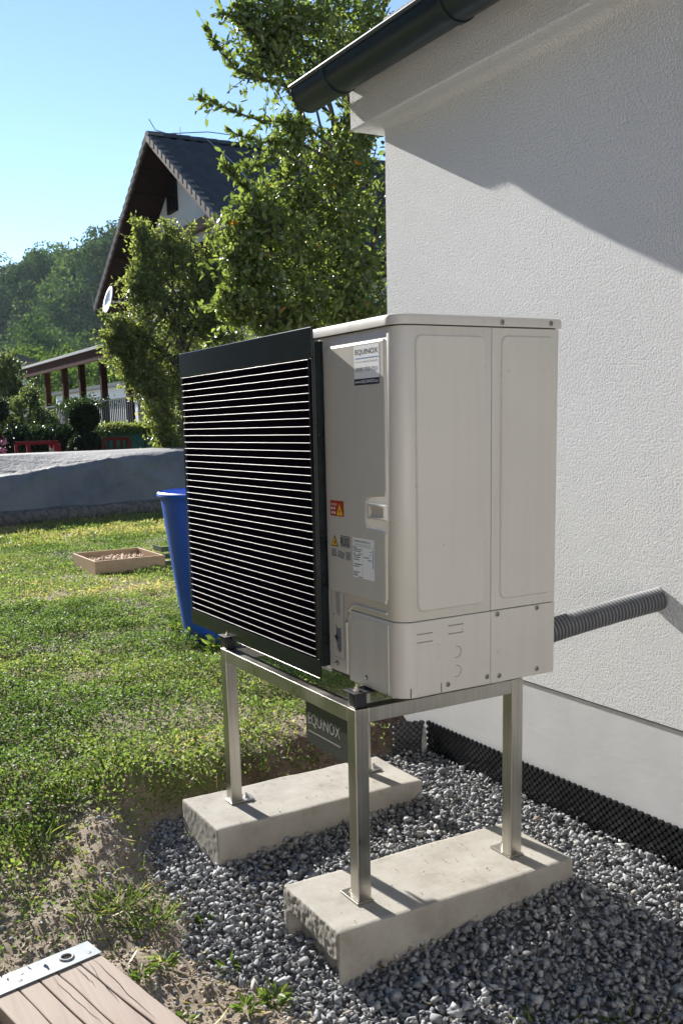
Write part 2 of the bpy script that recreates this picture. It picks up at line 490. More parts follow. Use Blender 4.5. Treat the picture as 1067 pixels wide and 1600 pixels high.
def mkfast(name, verts, tris, material, parent=None, var=None, smooth=False, k=3):
    """big meshes: verts (N,3), faces (M,k) all the same size"""
    v = np.asarray(verts, np.float32)
    if parent is not None:
        root = parent
        off = np.zeros(3, np.float32)
        while root is not None:
            off = off + np.array(root.location, np.float32)
            root = root.parent
        v = v - off
    f = np.asarray(tris, np.int32)
    me = bpy.data.meshes.new(name)
    me.vertices.add(len(v))
    me.vertices.foreach_set('co', v.ravel())
    me.loops.add(f.size)
    me.loops.foreach_set('vertex_index', f.ravel())
    me.polygons.add(len(f))
    me.polygons.foreach_set('loop_start', np.arange(0, f.size, k, dtype=np.int32))
    me.polygons.foreach_set('loop_total', np.full(len(f), k, np.int32))
    me.update(calc_edges=True)
    if smooth:
        me.shade_smooth()
    if var is not None:
        a = me.attributes.new('var', 'FLOAT', 'POINT')
        a.data.foreach_set('value', np.asarray(var, dtype=np.float32))
    me.materials.append(material)
    o = bpy.data.objects.new(name, me)
    COL.objects.link(o)
    o.parent = parent
    return o


def empty(name, loc, label=None, cat=None, group=None):
    o = bpy.data.objects.new(name, None)
    o.location = loc
    o.empty_display_size = 0.1
    COL.objects.link(o)
    tag(o, label, cat, group)
    return o


class G:
    """geometry collector"""
    def __init__(s):
        s.v = []
        s.f = []

    def add(s, v, f):
        n = len(s.v)
        s.v += [tuple(map(float, p)) for p in v]
        s.f += [tuple(i + n for i in q) for q in f]
        return s

    def box(s, x0, x1, y0, y1, z0, z1, bev=0.0):
        bm = bmesh.new()
        bmesh.ops.create_cube(bm, size=1)
        for v in bm.verts:
            v.co = ((x0 + x1) / 2 + v.co.x * (x1 - x0), (y0 + y1) / 2 + v.co.y * (y1 - y0), (z0 + z1) / 2 + v.co.z * (z1 - z0))
        if bev:
            bmesh.ops.bevel(bm, geom=bm.edges[:], offset=bev, segments=2, affect='EDGES', profile=0.5)
        return s.bm(bm)

    def bm(s, bm):
        bm.verts.index_update()
        s.add([v.co[:] for v in bm.verts], [[v.index for v in f.verts] for f in bm.faces])
        bm.free()
        return s

    def obox(s, p0, p1, w, h, up=(0, 0, 1)):
        """beam from p0 to p1, width w, height h"""
        p0 = Vector(p0)
        p1 = Vector(p1)
        d = (p1 - p0).normalized()
        u = Vector(up)
        r = d.cross(u).normalized()
        u = r.cross(d)
        vs = []
        for p in (p0, p1):
            for a, c in ((-1, -1), (1, -1), (1, 1), (-1, 1)):
                vs.append(p + r * a * w / 2 + u * c * h / 2)
        return s.add(vs, [(0, 1, 2, 3)[::-1], (4, 5, 6, 7), (0, 1, 5, 4), (1, 2, 6, 5), (2, 3, 7, 6), (3, 0, 4, 7)])

    def tube(s, pts, rad, n=8, cap=True):
        pts = [Vector(p) for p in pts]
        if not hasattr(rad, '__len__'):
            rad = [rad] * len(pts)
        base = len(s.v)
        ref = Vector((0, 0, 1))
        vs = []
        for i, p in enumerate(pts):
            d = (pts[min(i + 1, len(pts) - 1)] - pts[max(i - 1, 0)]).normalized()
            if abs(d.dot(ref)) > 0.95:
                a = d.cross(Vector((1, 0, 0))).normalized()
            else:
                a = d.cross(ref).normalized()
            c = a.cross(d)
            for k in range(n):
                t = 2 * math.pi * k / n
                vs.append(p + (a * math.cos(t) + c * math.sin(t)) * rad[i])
        fs = []
        for i in range(len(pts) - 1):
            for k in range(n):
                fs.append((i * n + k, i * n + (k + 1) % n, (i + 1) * n + (k + 1) % n, (i + 1) * n + k))
        if cap:
            fs.append(tuple(range(n))[::-1])
            fs.append(tuple(range((len(pts) - 1) * n, len(pts) * n)))
        return s.add(vs, fs)

    def lathe(s, c, prof, n=32):
        """prof: list of (r,z)"""
        vs = []
        for r, z in prof:
            for k in range(n):
                t = 2 * math.pi * k / n
                vs.append((c[0] + r * math.cos(t), c[1] + r * math.sin(t), c[2] + z))
        fs = []
        for i in range(len(prof) - 1):
            for k in range(n):
                fs.append((i * n + k, i * n + (k + 1) % n, (i + 1) * n + (k + 1) % n, (i + 1) * n + k))
        return s.add(vs, fs)

    def prism(s, poly, axis, a, b):
        """extrude a 2D polygon (other two axes in xyz order) from a to b along axis"""
        n = len(poly)
        vs = []
        for t in (a, b):
            for p in poly:
                q = list(p)
                q.insert(axis, t)
                vs.append(q)
        fs = [tuple(range(n))[::-1], tuple(range(n, 2 * n))] + [(i, (i + 1) % n, n + (i + 1) % n, n + i) for i in range(n)]
        return s.add(vs, fs)

    def build(s, name, material, parent=None, smooth=False, ang=38):
        o = mk(name, s.v, s.f, material, parent)
        bm = bmesh.new()
        bm.from_mesh(o.data)
        bmesh.ops.recalc_face_normals(bm, faces=bm.faces[:])
        bm.to_mesh(o.data)
        bm.free()
        if smooth:
            o.data.shade_smooth()
            try:
                o.data.set_sharp_from_angle(angle=math.radians(ang))
            except Exception:
                pass
        return o


def text_geo(body, width=None, height=None, size=1.0, bold=0.0):
    """flat text as 2D verts and faces, fitted to width x height, origin bottom-left"""
    cu = bpy.data.curves.new('t', 'FONT')
    cu.body = body
    cu.size = size
    cu.offset = bold
    cu.resolution_u = 3
    o = bpy.data.objects.new('t', cu)
    COL.objects.link(o)
    dg = bpy.context.evaluated_depsgraph_get()
    me = bpy.data.meshes.new_from_object(o.evaluated_get(dg))
    v = np.array([p.co[:2] for p in me.vertices])
    f = [list(p.vertices) for p in me.polygons]
    bpy.data.objects.remove(o)
    bpy.data.curves.remove(cu)
    bpy.data.meshes.remove(me)
    v = v - v.min(0)
    e = v.max(0)
    if width:
        v[:, 0] *= width / e[0]
    if height:
        v[:, 1] *= height / e[1]
    return v, f


def front_text(body, x, z, width, height, material, parent, y=-0.001, bold=0.0, name='lettering'):
    v, f = text_geo(body, width, height, bold=bold)
    vv = np.stack([x + v[:, 0], np.full(len(v), y), z + v[:, 1]], 1)
    return mk(name, vv, f, material, parent)


# ------------------------------------------------------------------ leaves
def leaves(P, D, L, W, oval=False, droop=0.15, nrm=None):
    """P base points, D unit leaf directions, L lengths, W widths -> verts, tris"""
    n = len(P)
    r = rng.normal(size=(n, 3)) if nrm is None else nrm
    S = np.cross(D, r)
    S /= np.linalg.norm(S, axis=1)[:, None] + 1e-9
    Nn = np.cross(S, D)
    L = np.broadcast_to(L, n)[:, None]
    W = np.broadcast_to(W, n)[:, None]
    fold = 0.18
    if oval:
        b = P
        t = P + D * L - Nn * L * droop
        a1 = P + D * L * 0.3
        a2 = P + D * L * 0.68 - Nn * L * droop * 0.4
        r1 = a1 + S * W * 0.46 + Nn * W * fold
        l1 = a1 - S * W * 0.46 + Nn * W * fold
        r2 = a2 + S * W * 0.4 + Nn * W * fold
        l2 = a2 - S * W * 0.4 + Nn * W * fold
        V = np.stack([b, r1, r2, t, l2, l1], 1).reshape(-1, 3)
        i = np.arange(n)[:, None] * 6
        F = np.concatenate([i + [0, 1, 2], i + [0, 2, 3], i + [0, 3, 4], i + [0, 4, 5]])
        return V, F, 6
    b = P
    t = P + D * L - Nn * L * droop
    m_ = P + D * L * 0.45
    rr = m_ + S * W * 0.5 + Nn * W * fold
    ll = m_ - S * W * 0.5 + Nn * W * fold
    V = np.stack([b, rr, t, ll], 1).reshape(-1, 3)
    i = np.arange(n)[:, None] * 4
    F = np.concatenate([i + [0, 1, 2], i + [0, 2, 3]])
    return V, F, 4


def unit(v):
    return v / (np.linalg.norm(v, axis=-1, keepdims=True) + 1e-9)


def crown_points(ell, ntwig, nleaf, tw, surf=0.62, grav=0.15):
    """twigs inside an ellipsoid (cx,cy,cz,rx,ry,rz): returns twig segments and leaf points, dirs"""
    c = np.array(ell[:3])
    R = np.array(ell[3:6])
    d = unit(rng.normal(size=(ntwig, 3)))
    rad = surf + (1 - surf) * rng.random((ntwig, 1)) ** 0.7
    tip = c + d * R * rad * (0.85 + 0.3 * rng.random((ntwig, 1)))
    out = unit(d * 0.8 + rng.normal(size=(ntwig, 3)) * 0.45 + np.array([0, 0, 0.25]))
    base = tip - out * tw * (0.6 + 0.8 * rng.random((ntwig, 1)))
    t = rng.random((ntwig, nleaf, 1)) ** 0.8
    P = base[:, None] * (1 - t) + tip[:, None] * t
    P = P + rng.normal(size=P.shape) * tw * 0.05
    D = unit(out[:, None] * 0.5 + rng.normal(size=P.shape) * 0.75 - np.array([0, 0, grav]))
    return base, tip, P.reshape(-1, 3), D.reshape(-1, 3)


def make_tree(name, label, cat, base, trunk_top, trunk_r, ells, leaf, mat_leaf, tw=0.35, ntwig_per=60, nleaf=14, oval=False, group=None, shoots=(), twigs=True, limb_r=0.02):
    root = empty(name, tuple(base), label, cat, group)
    base = Vector(base)
    top = Vector(trunk_top)
    g = G()
    pts = []
    for i in range(7):
        t = i / 6
        p = base.lerp(top, t)
        p = p + Vector((math.sin(t * 5) * 0.04, math.cos(t * 4) * 0.04, 0)) * (t * (1 - t) * 4)
        pts.append(p)
    g.tube(pts, [trunk_r * (1.25 - 0.7 * i / 6) for i in range(7)], 9)
    g.build('trunk', M['bark'], root, True)
    gb = G()
    VV, FF, var = [], [], []
    off = 0
    for e in ells:
        c = Vector(e[:3])
        st = base.lerp(top, 0.55 + 0.45 * random.random())
        mid = (st + c) / 2 + Vector((0, 0, 0.1))
        gb.tube([st, mid, c], [limb_r * 1.6, limb_r * 1.2, limb_r * 0.6], 6)
        k = max(6, int(ntwig_per * e[3] * e[5] * 4 if len(e) < 7 else ntwig_per * e[6]))
        b_, t_, P, D = crown_points(e, k, nleaf, tw)
        if twigs:
            for i in range(len(b_)):
                if rng.random() < 0.5:
                    gb.tube([b_[i], (b_[i] + t_[i]) / 2 + rng.normal(size=3) * tw * 0.03, t_[i]], [limb_r * 0.28, limb_r * 0.2, limb_r * 0.1], 3, False)
        V, F, kk = leaves(P, D, leaf[0] * (0.5 + 0.8 * rng.random(len(P))), leaf[1] * (0.55 + 0.65 * rng.random(len(P))), oval, 0.15, unit(P - np.array(e[:3])) * 0.5 + rng.normal(size=P.shape) * 0.8)
        VV.append(V)
        FF.append(F + off)
        off += len(V)
        tv = np.repeat(rng.random(k) * 0.35, nleaf)
        var.append(np.repeat(np.clip(rng.random(len(P)) * 0.65 + tv, 0, 1) * np.where(rng.random(len(P)) < 0.004, 0, 1) + np.where(rng.random(len(P)) < 0.003, 1, 0), kk))
    for sh in shoots:
        sp = [Vector(p) for p in sh]
        n = len(sp)
        gb.tube(sp, [limb_r * (1.0 - 0.85 * i / (n - 1)) for i in range(n)], 6)
        A = np.array([p[:] for p in sp])
        seg = np.linspace(0, n - 1.001, int(34 * n / 4))
        P, D = [], []
        for s in seg:
            i = int(s)
            q = A[i] + (A[i + 1] - A[i]) * (s - i)
            dirn = unit(A[i + 1] - A[i])
            if s > 0.15 * n and rng.random() < 0.4:          # side twig
                o_ = unit(dirn * 0.6 + rng.normal(size=3) * 0.6)
                ln = tw * (0.3 + 0.6 * rng.random()) * (1.2 - s / n)
                e_ = q + o_ * ln
                gb.tube([q, (q + e_) / 2, e_], [limb_r * 0.3, limb_r * 0.22, limb_r * 0.1], 4, False)
                for u in np.linspace(0.15, 1, max(3, int(ln / 0.035))):
                    P.append(q + (e_ - q) * u)
                    D.append(unit(o_ * 0.6 + rng.normal(size=3) * 0.6))
            for _ in range(3):
                P.append(q)
                D.append(unit(dirn * 0.5 + rng.normal(size=3) * 0.7))
        P = np.array(P)
        D = np.array(D)
        V, F, kk = leaves(P, D, leaf[0] * (0.7 + 0.5 * rng.random(len(P))), leaf[1] * (0.7 + 0.5 * rng.random(len(P))), oval)
        VV.append(V)
        FF.append(F + off)
        off += len(V)
        var.append(np.repeat(rng.random(len(P)) * 0.9, kk))
    if gb.v:
        gb.build('branches', M['twig'], root)
    mkfast('crown', np.concatenate(VV), np.concatenate(FF), mat_leaf, root, np.clip(np.concatenate(var), 0, 1))
    return root


# ------------------------------------------------------------------ terrain
def grav_front(x):
    return np.interp(x, [-1.3, -1.05, -0.55, -0.28, -0.1, 0.15, 0.6, 1.5, 6], [-0.2, -0.35, -0.42, -0.44, -0.33, -0.27, -0.3, -0.4, -0.4])


def grav_d(x, y):
    d = np.minimum(x + 1.24, y - grav_front(x))
    return d + 0.05 * fbm(x * 5, y * 5, 3)


def grav_z(x, y):
    return -0.05 - 0.075 * np.clip((0.93 - y) / 1.1, 0, 1.3) + 0.014 * fbm(x * 3, y * 3, 2) - 0.035 * np.exp(-(((x + 0.08) / 0.22) ** 2 + ((y + 0.25) / 0.16) ** 2))


def ground_z(x, y):
    x = np.asarray(x, float)
    y = np.asarray(y, float)
    lawn = 0.018 * fbm(x * 1.1, y * 1.1, 4) + 0.03 * fbm(x * 0.25, y * 0.25, 2)
    soil = np.interp(x, [-1.9, -1.45, -1.1, -0.75, -0.45, 3], [0.0, -0.01, -0.05, -0.085, -0.115, -0.12])
    soil = soil + 0.03 * fbm(x * 6, y * 6, 4) + 0.012 * fbm(x * 24, y * 24, 3)
    soil = soil + 0.065 * np.exp(-(((x + 1.02) / 0.16) ** 2 + ((y + 0.5) / 0.1) ** 2)) + 0.05 * np.exp(-(((x + 1.45) / 0.14) ** 2 + ((y + 0.32) / 0.16) ** 2))
    near = sstep(-2.2, -1.5, x) * (1 - sstep(0.9, 1.4, y) * 0)
    h = lawn * (1 - near) + soil * near
    bank = np.exp(-(((x + 1.5) / 0.22) ** 2)) * sstep(0.0, 0.5, y) * 0.06
    h = h + bank + 0.03 * np.exp(-(((x + 1.55) / 0.25) ** 2)) * fbm(x * 9, y * 9, 3) * sstep(0, 0.4, y)
    mask = sstep(-0.16, 0.04, grav_d(x, y)) * (x > -2.5)
    g = grav_z(x, y) - 0.02
    return h * (1 - mask) + g * mask


def axis(lo, hi, fine, far):
    a = list(np.arange(lo, hi + 1e-6, fine))
    s = fine
    x = lo
    while x > -far:
        s = min(s * 1.12, 60)
        x -= s
        a.insert(0, x)
    s = fine
    x = hi
    while x < far:
        s = min(s * 1.12, 60)
        x += s
        a.append(x)
    return np.array(a)


def fallen(x, y):
    return 0.0


ax_ = axis(-3.4, 1.3, 0.02, 850)
ay_ = axis(-1.5, 1.3, 0.02, 850)
XX, YY = np.meshgrid(ax_, ay_, indexing='ij')
ZZ = ground_z(XX, YY)
nx, ny = XX.shape
idx = np.arange(nx * ny).reshape(nx, ny)
quads = np.stack([idx[:-1, :-1], idx[1:, :-1], idx[1:, 1:], idx[:-1, 1:]], -1).reshape(-1, 4)
gr = mkfast('ground', np.stack([XX, YY, ZZ], -1).reshape(-1, 3), quads, M['ground'], None, None, True, 4)
tag(gr, kind='structure')


def off_board(x, y):
    u = (x + 0.444) * 0.9771 + (y + 0.739) * 0.2126
    v = (x + 0.444) * 0.2126 - (y + 0.739) * 0.9771
    return ~((u > -0.03) & (u < 1.3) & (v > -0.03) & (v < 0.34))


def lawn_mask(x, y):
    """how much grass grows here"""
    out = 1 - sstep(-0.1, 0.01, grav_d(x, y)) * (x > -2.5)
    edge = np.interp(x, [-2.2, -1.7, -1.3, -1.05, -0.75, -0.5], [1.0, 1.0, 0.95, 0.5, 0.2, 0.09])
    patch = sstep(-0.28, 0.05, fbm(x * 2.3 + 5, y * 2.3, 3))
    left = sstep(-0.45, -0.7, y) * sstep(-0.7, -1.2, x)
    bare = 1 - np.exp(-(((x + 1.02) / 0.25) ** 2 + ((y + 0.5) / 0.2) ** 2))
    bare2 = 1 - 0.9 * np.exp(-(((x + 1.5) / 0.3) ** 2)) * sstep(0.3, 0.6, y)
    return out * np.maximum(edge, left) * (0.45 + 0.55 * patch) * bare * bare2


for nm, arr in (('lawn', np.clip(lawn_mask(XX, YY) * 1.1, 0, 1)), ('gravel', sstep(-0.06, 0.05, grav_d(XX, YY)) * (XX > -2.5)), ('cut', np.exp(-((XX + 1.38) / 0.15) ** 2) * sstep(0.05, 0.35, YY + 0.2 * fbm(XX * 7, YY * 7, 3)))):
    a = gr.data.attributes.new(nm, 'FLOAT', 'POINT')
    a.data.foreach_set('value', arr.ravel().astype(np.float32))

# wooded hill
AZ = np.radians(np.linspace(-46, 60, 80))         # yaw of the ray seen from the yard, 0 = -X
DD = np.linspace(150, 620, 40)


def hill_top(a):
    px = PPX + np.tan(a - 0.503) * FPX
    y = np.interp(px, [-900, -300, 0, 60, 120, 180, 300, 600, 1200], [600, 500, 446, 416, 388, 372, 345, 330, 420])
    return (676 - y) / FPX


def hill_z(d, a):
    bump = 9.0 * np.sin(d * 0.045 + np.asarray(a) * 16) + 5.0 * np.sin(d * 0.09 - np.asarray(a) * 31)
    t = np.clip((d - 150) / 270, 0, 1)
    up_ = sstep(0, 1, t) * 0.5 + t * 0.5
    down = np.clip((d - 420) / 200, 0, 1)
    return 420 * hill_top(a) * up_ * (1 - 0.35 * down) - 20 + bump * np.clip(t * 3, 0, 1) * np.clip((430 - d) / 80, 0, 1)


HA, HD = np.meshgrid(AZ, DD, indexing='ij')
HZ = hill_z(HD, HA)
HZ = HZ - 1.0
hx = CAM[0] - np.cos(HA) * HD
hy = CAM[1] + np.sin(HA) * HD
idx = np.arange(HA.size).reshape(HA.shape)
quads = np.stack([idx[:-1, :-1], idx[1:, :-1], idx[1:, 1:], idx[:-1, 1:]], -1).reshape(-1, 4)
M['hill'] = mat('hill_floor', (0.03, 0.045, 0.018), 0.95, c2=(0.05, 0.065, 0.025), scale=0.05)
tag(mkfast('hill', np.stack([hx, hy, HZ], -1).reshape(-1, 3), quads, M['hill'], None, None, True, 4), kind='structure')


def wood(name, label, n, drange, arange, rad, zoff, material, nq, q, seed_top=False):
    VV, FF, var = [], [], []
    off = 0
    for i in range(n):
        a = rng.uniform(*arange)
        d = rng.uniform(drange[0] ** 2, drange[1] ** 2) ** 0.5
        r_ = rng.uniform(*rad)
        z = (hill_z(d, a) if d > 151 else 0) + zoff * rng.uniform(0.4, 1.3)
        c = np.array([CAM[0] - math.cos(a) * d, CAM[1] + math.sin(a) * d, z])
        nl = rng.integers(4, 7)
        lc = c + rng.normal(size=(nl, 3)) * r_ * np.array([0.42, 0.42, 0.4])
        lr = r_ * rng.uniform(0.4, 0.62, nl)
        k = rng.integers(0, nl, nq)
        dv = unit(rng.normal(size=(nq, 3)) + np.array([0, 0, 0.35]))
        P = lc[k] + dv * lr[k][:, None] * rng.uniform(0.75, 1.08, (nq, 1))
        D = unit(np.cross(dv, rng.normal(size=(nq, 3))) + dv * 0.1)
        V, F, kk = leaves(P, D, q * rng.uniform(0.6, 1.3, nq), q * 0.9 * rng.uniform(0.6, 1.2, nq), False, 0.2, dv + rng.normal(size=(nq, 3)) * 0.3)
        VV.append(V)
        FF.append(F + off)
        off += len(V)
        var.append(np.repeat(np.clip(rng.random(nq) * 0.45 + rng.random() * 0.55, 0, 1), kk))
    o = mkfast(name, np.concatenate(VV), np.concatenate(FF), material, None, np.concatenate(var))
    tag(o, label, None, None, 'stuff')
    return o


wood('hillside_forest', 'dense dark green forest covering the distant hillside', 1500, (235, 440), np.radians([7.5, 32]), (3.5, 7.5), 4, M['leaf_wood'], 260, 1.15)
wood('woodland_edge', 'lighter green band of trees along the foot of the wooded hill', 70, (118, 150), np.radians([8, 31]), (3.2, 5.2), 7, M['leaf_wood2'], 1500, 0.38)
wood('woodland_understorey', 'low light green scrub at the foot of the wooded hill', 60, (100, 125), np.radians([8, 31]), (2.5, 4), 3, M['leaf_wood2'], 900, 0.36)

# ------------------------------------------------------------------ our house
YW, XC, ZP = 0.947, -1.466, 0.385
hs = empty('house', (XC, YW, -0.3), 'white stucco house with dark gutter and smooth grey plinth', 'house')
G().box(XC, 7.0, YW, 7.5, ZP, 2.9).build('wall', M['stucco'], hs)
G().box(XC + 0.002, 7.0, YW + 0.002, 7.49, -0.5, ZP - 0.004).build('plinth', M['plinth'], hs)
G().box(XC - 0.001, 7.0, YW - 0.0015, YW + 0.02, ZP - 0.0038, ZP - 0.0004).build('drip_edge', M['seam'], hs)
# cornice: coved moulding, wraps round the corner
CX, CY, CZ = -1.586, 0.859, 2.502
prof = [(YW + 0.02, CZ), (CY + 0.006, CZ), (CY, CZ + 0.006), (CY, CZ + 0.06), (CY - 0.004, 2.73), (YW + 0.02, 2.73)]
G().prism(prof, 0, CX, 7.0).build('cornice', M['stucco'], hs)
cove = [(YW + 0.01, CZ - 0.03), (YW - 0.0005, CZ - 0.03)]
for i in range(7):
    t = math.pi / 2 * i / 6
    cove.append((YW - 0.0005 - 0.03 * (1 - math.cos(t)), CZ - 0.03 * (1 - math.sin(t)) - 0.0004))
cove.append((YW + 0.01, CZ - 0.0004))
G().prism(cove, 0, XC + 0.001, 7.0).build('cove', M['stucco'], hs)
G().box(CX + 0.0, XC + 0.01, YW + 0.021, 7.4, CZ, 2.70).build('cornice', M['stucco'], hs)
# gutter (half round, open above)
GX0, GYC, GZC, GR = -1.75, 0.757, 2.69, 0.082
gv, gf = [], []
ns_ = 20
for x in (GX0, 7.0):
    for rr in (GR, GR - 0.003):
        for i in range(ns_ + 1):
            t = math.pi + math.pi * i / ns_
            gv.append((x, GYC + rr * math.cos(t), GZC + rr * math.sin(t)))
q = ns_ + 1
for i in range(ns_):
    gf.append((i, i + 1, 2 * q + i + 1, 2 * q + i))
    gf.append((q + i, 3 * q + i, 3 * q + i + 1, q + i + 1))
gt = G().add(gv, gf).build('gutter', M['gutter'], hs, True)
G().tube([(GX0 - 0.002, GYC - GR - 0.004, GZC + 0.004), (7.0, GYC - GR - 0.004, GZC + 0.004)], 0.0085, 10).build('bead', M['gutter_bead_lit'], gt, True)
cap = [(GYC + (GR + 0.002) * math.cos(math.pi + math.pi * i / 20), GZC + (GR + 0.002) * math.sin(math.pi + math.pi * i / 20)) for i in range(21)]
G().prism(cap, 0, GX0 - 0.004, GX0 + 0.004).build('end_cap', M['gutter'], gt)
for bx in (-1.5, -0.75, 0.0, 0.75, 1.5):
    g = G()
    vs, fs = [], []
    for x in (bx - 0.014, bx + 0.014):
        for rr in (GR + 0.005, GR + 0.0005):
            for i in range(19):
                t = math.pi + (math.pi + 0.25) * i / 18
                vs.append((x, GYC + rr * math.cos(t), GZC + rr * math.sin(t)))
    for i in range(18):
        fs += [(i, i + 1, 39 + i, 38 + i), (19 + i, 57 + i, 58 + i, 20 + i), (i, 19 + i, 20 + i, i + 1), (38 + i, 39 + i, 58 + i, 57 + i)]
    g.add(vs, fs)
    g.build('bracket', M['gutter'], gt, True)
rf = G().prism([(0.80, 2.715), (4.3, 4.8), (7.8, 2.715), (7.8, 2.76), (4.3, 4.86), (0.80, 2.76)], 0, -1.74, 7.0).build('roof', M['roof_dark'], hs)
# gable infill above the side wall
G().prism([(YW + 0.03, 2.88), (7.4, 2.88), (4.2, 4.7)], 0, XC + 0.003, XC + 0.3).build('gable', M['stucco'], hs)

# ------------------------------------------------------------------ dimpled membrane
PITCH = 0.0265


def dimple_sheet(p0, e, nrm, length, z0, z1, out, phase=0.0):
    """flat sheet with staggered truncated-cone dimples; scalloped upper edge"""
    g = G()
    e = np.array(e)
    nrm = np.array(nrm)
    p0 = np.array(p0)
    P3 = lambda u, z, h: p0 + e * u + nrm * h + np.array([0, 0, z])
    n = int(length / PITCH)
    rows = int((z1 - z0) / (PITCH * 0.5))
    # back sheet, top edge zigzag
    vs, fs = [], []
    m_ = n * 2 + 1
    for i in range(m_):
        u = i * PITCH / 2
        zt = z1 + (0.0055 if i % 2 else -0.004)
        wob = 0.004 * math.sin(u * 3.1 + phase)
        vs += [P3(u, z0, wob), P3(u, zt, wob)]
    for i in range(m_ - 1):
        fs.append((2 * i, 2 * i + 2, 2 * i + 3, 2 * i + 1))
    g.add(vs, fs)
    for r_ in range(rows):
        zc = z1 - 0.008 - r_ * PITCH * 0.5
        for i in range(n):
            uc = (i + 0.25 + 0.5 * (r_ % 2)) * PITCH
            wob = 0.004 * math.sin(uc * 3.1 + phase)
            vs = []
            for rad, h in ((PITCH * 0.47, 0.0005), (PITCH * 0.33, out)):
                for k in range(8):
                    t = 2 * math.pi * (k + 0.5) / 8
                    vs.append(P3(uc + rad * math.cos(t), zc + rad * math.sin(t) * 0.98, h + wob))
            fs = [tuple(range(8, 16))] + [(k, (k + 1) % 8, 8 + (k + 1) % 8, 8 + k) for k in range(8)]
            g.add(vs, fs)
    return g


mb = empty('dimpled_membrane', (-1.2, 0.93, -0.12), 'black dimpled drainage membrane standing along the foot of the wall', 'membrane')
dimple_sheet((-1.19, YW - 0.006, 0), (1, 0, 0), (0, -1, 0), 3.4, -0.16, 0.078, 0.009).build('dimple_sheet', M['membrane'], mb)
fe = np.array([-0.045, -0.125, 0]) / np.linalg.norm([0.045, 0.125])
dimple_sheet((-1.2, 0.925, 0), fe, (-fe[1], fe[0], 0), 0.14, -0.2, 0.078, 0.008, 1.0).build('loose_flap', M['membrane_pale'], mb)
g = G()
for k in range(7):
    x = -1.185 + 0.005 * math.sin(k * 2.1)
    g.tube([(x, 0.918, 0.06 - k * 0.005), (x + 0.004, 0.914, 0.0), (x + 0.003 * k - 0.008, 0.914, -0.11)], [0.004, 0.009, 0.011], 6)
g.build('mortar_drip', M['mortar'], mb, True)

# ------------------------------------------------------------------ corrugated conduit
p0, p1 = Vector((-0.14, 0.44, 0.664)), Vector((-0.002, 0.97, 0.776))
cpts, crad = [], []
n = 50 * 6
for i in range(n + 1):
    t = i / n
    p = p0.lerp(p1, t) + Vector((0, 0, 0.006)) * math.sin(math.pi * t)
    cpts.append(p)
    crad.append(0.0362 if i % 6 < 3 else (0.0335 if i % 6 in (3, 5) else 0.0295))
tag(G().tube(cpts, crad, 24).build('corrugated_conduit', M['conduit'], None, True),
    'grey corrugated conduit running from the heat pump into the white wall', 'conduit')

# ------------------------------------------------------------------ concrete slabs
def slab(name, label, x0, x1, y0, y1, zt, zb, jag, seed):
    """rough cast block; jag=True gives the broken undercut front end"""
    vs, fs = [], []

    def patch(fn, nu, nv):
        base = len(vs)
        for i in range(nu + 1):
            for j in range(nv + 1):
                vs.append(fn(i / nu, j / nv))
        for i in range(nu):
            for j in range(nv):
                a = base + i * (nv + 1) + j
                fs.append((a, a + nv + 1, a + nv + 2, a + 1))
    dz, H = zb - zt, zt - zb
    patch(lambda u, v: (x0 + (x1 - x0) * u, y0 + (y1 - y0) * v, zt), 40, 90)
    patch(lambda u, v: (x1, y0 + (y1 - y0) * u, zb + H * v), 90, 26)
    patch(lambda u, v: (x0, y1 + (y0 - y1) * u, zb + H * v), 90, 26)
    patch(lambda u, v: (x0 + (x1 - x0) * u, y0, zb + H * v), 70, 50)
    patch(lambda u, v: (x1 + (x0 - x1) * u, y1, zb + H * v), 40, 26)
    V = np.array(vs)
    # round the arrises
    r_ = 0.008
    c = np.array([np.clip(V[:, 0], x0 + r_, x1 - r_), np.clip(V[:, 1], y0 + r_, y1 - r_), np.minimum(V[:, 2], zt - r_)]).T
    d = V - c
    L = np.linalg.norm(d, axis=1)
    edge = (np.abs(d) > 1e-6).sum(1) > 1
    V[edge] = c[edge] + d[edge] / L[edge][:, None] * r_
    s = seed * 10.0
    nz = 0.0022 * fbm(V[:, 0] * 9 + s + V[:, 2] * 5, V[:, 1] * 9 - V[:, 2] * 7, 4)
    V[:, 2] += nz + 0.003 * fbm(V[:, 0] * 3 + s, V[:, 1] * 3, 2)
    side = 0.004 * fbm(V[:, 1] * 14 + V[:, 0] * 3 + s, V[:, 2] * 14, 4)
    V[:, 0] += side * np.where(V[:, 0] > (x0 + x1) / 2, 1, -1)
    near = V[:, 1] < y0 + 0.02
    if jag:
        e0 = 0.0035 * fbm(V[:, 0] * 80 + s, V[:, 2] * 80, 3)
        V[near, 1] += e0[near]
        u = (V[:, 0] - x0) / (x1 - x0)
        zj = zt - (0.062 + 0.012 * fbm(V[:, 0] * 22 + s, V[:, 0] * 0, 4) + 0.028 * u)
        inside = sstep(0.09, 0.14, u) * (1 - sstep(0.93, 0.97, u))
        V[:, 1] += np.where(near, 0.032 * sstep(0.0, 0.012, zj - V[:, 2]) * inside, 0)
    else:
        V[near, 1] += (0.0016 * fbm(V[:, 0] * 60 + s, V[:, 2] * 60, 3))[near]
    o = mkfast(name, V, np.array(fs), M['concrete'], None, None, True, 4)
    o.data.set_sharp_from_angle(angle=math.radians(50))
    tag(o, label, 'concrete slab', 'concrete slabs under the stand')
    return o


slab('concrete_slab', 'pale concrete slab nearest the camera, with a broken undercut front end', -0.356, -0.032, -0.182, 0.645, 0.0, -0.22, True, 1)
slab('concrete_slab', 'pale concrete slab farther back, at the edge of the lawn', -1.132, -0.811, -0.19, 0.643, 0.0, -0.22, False, 2)

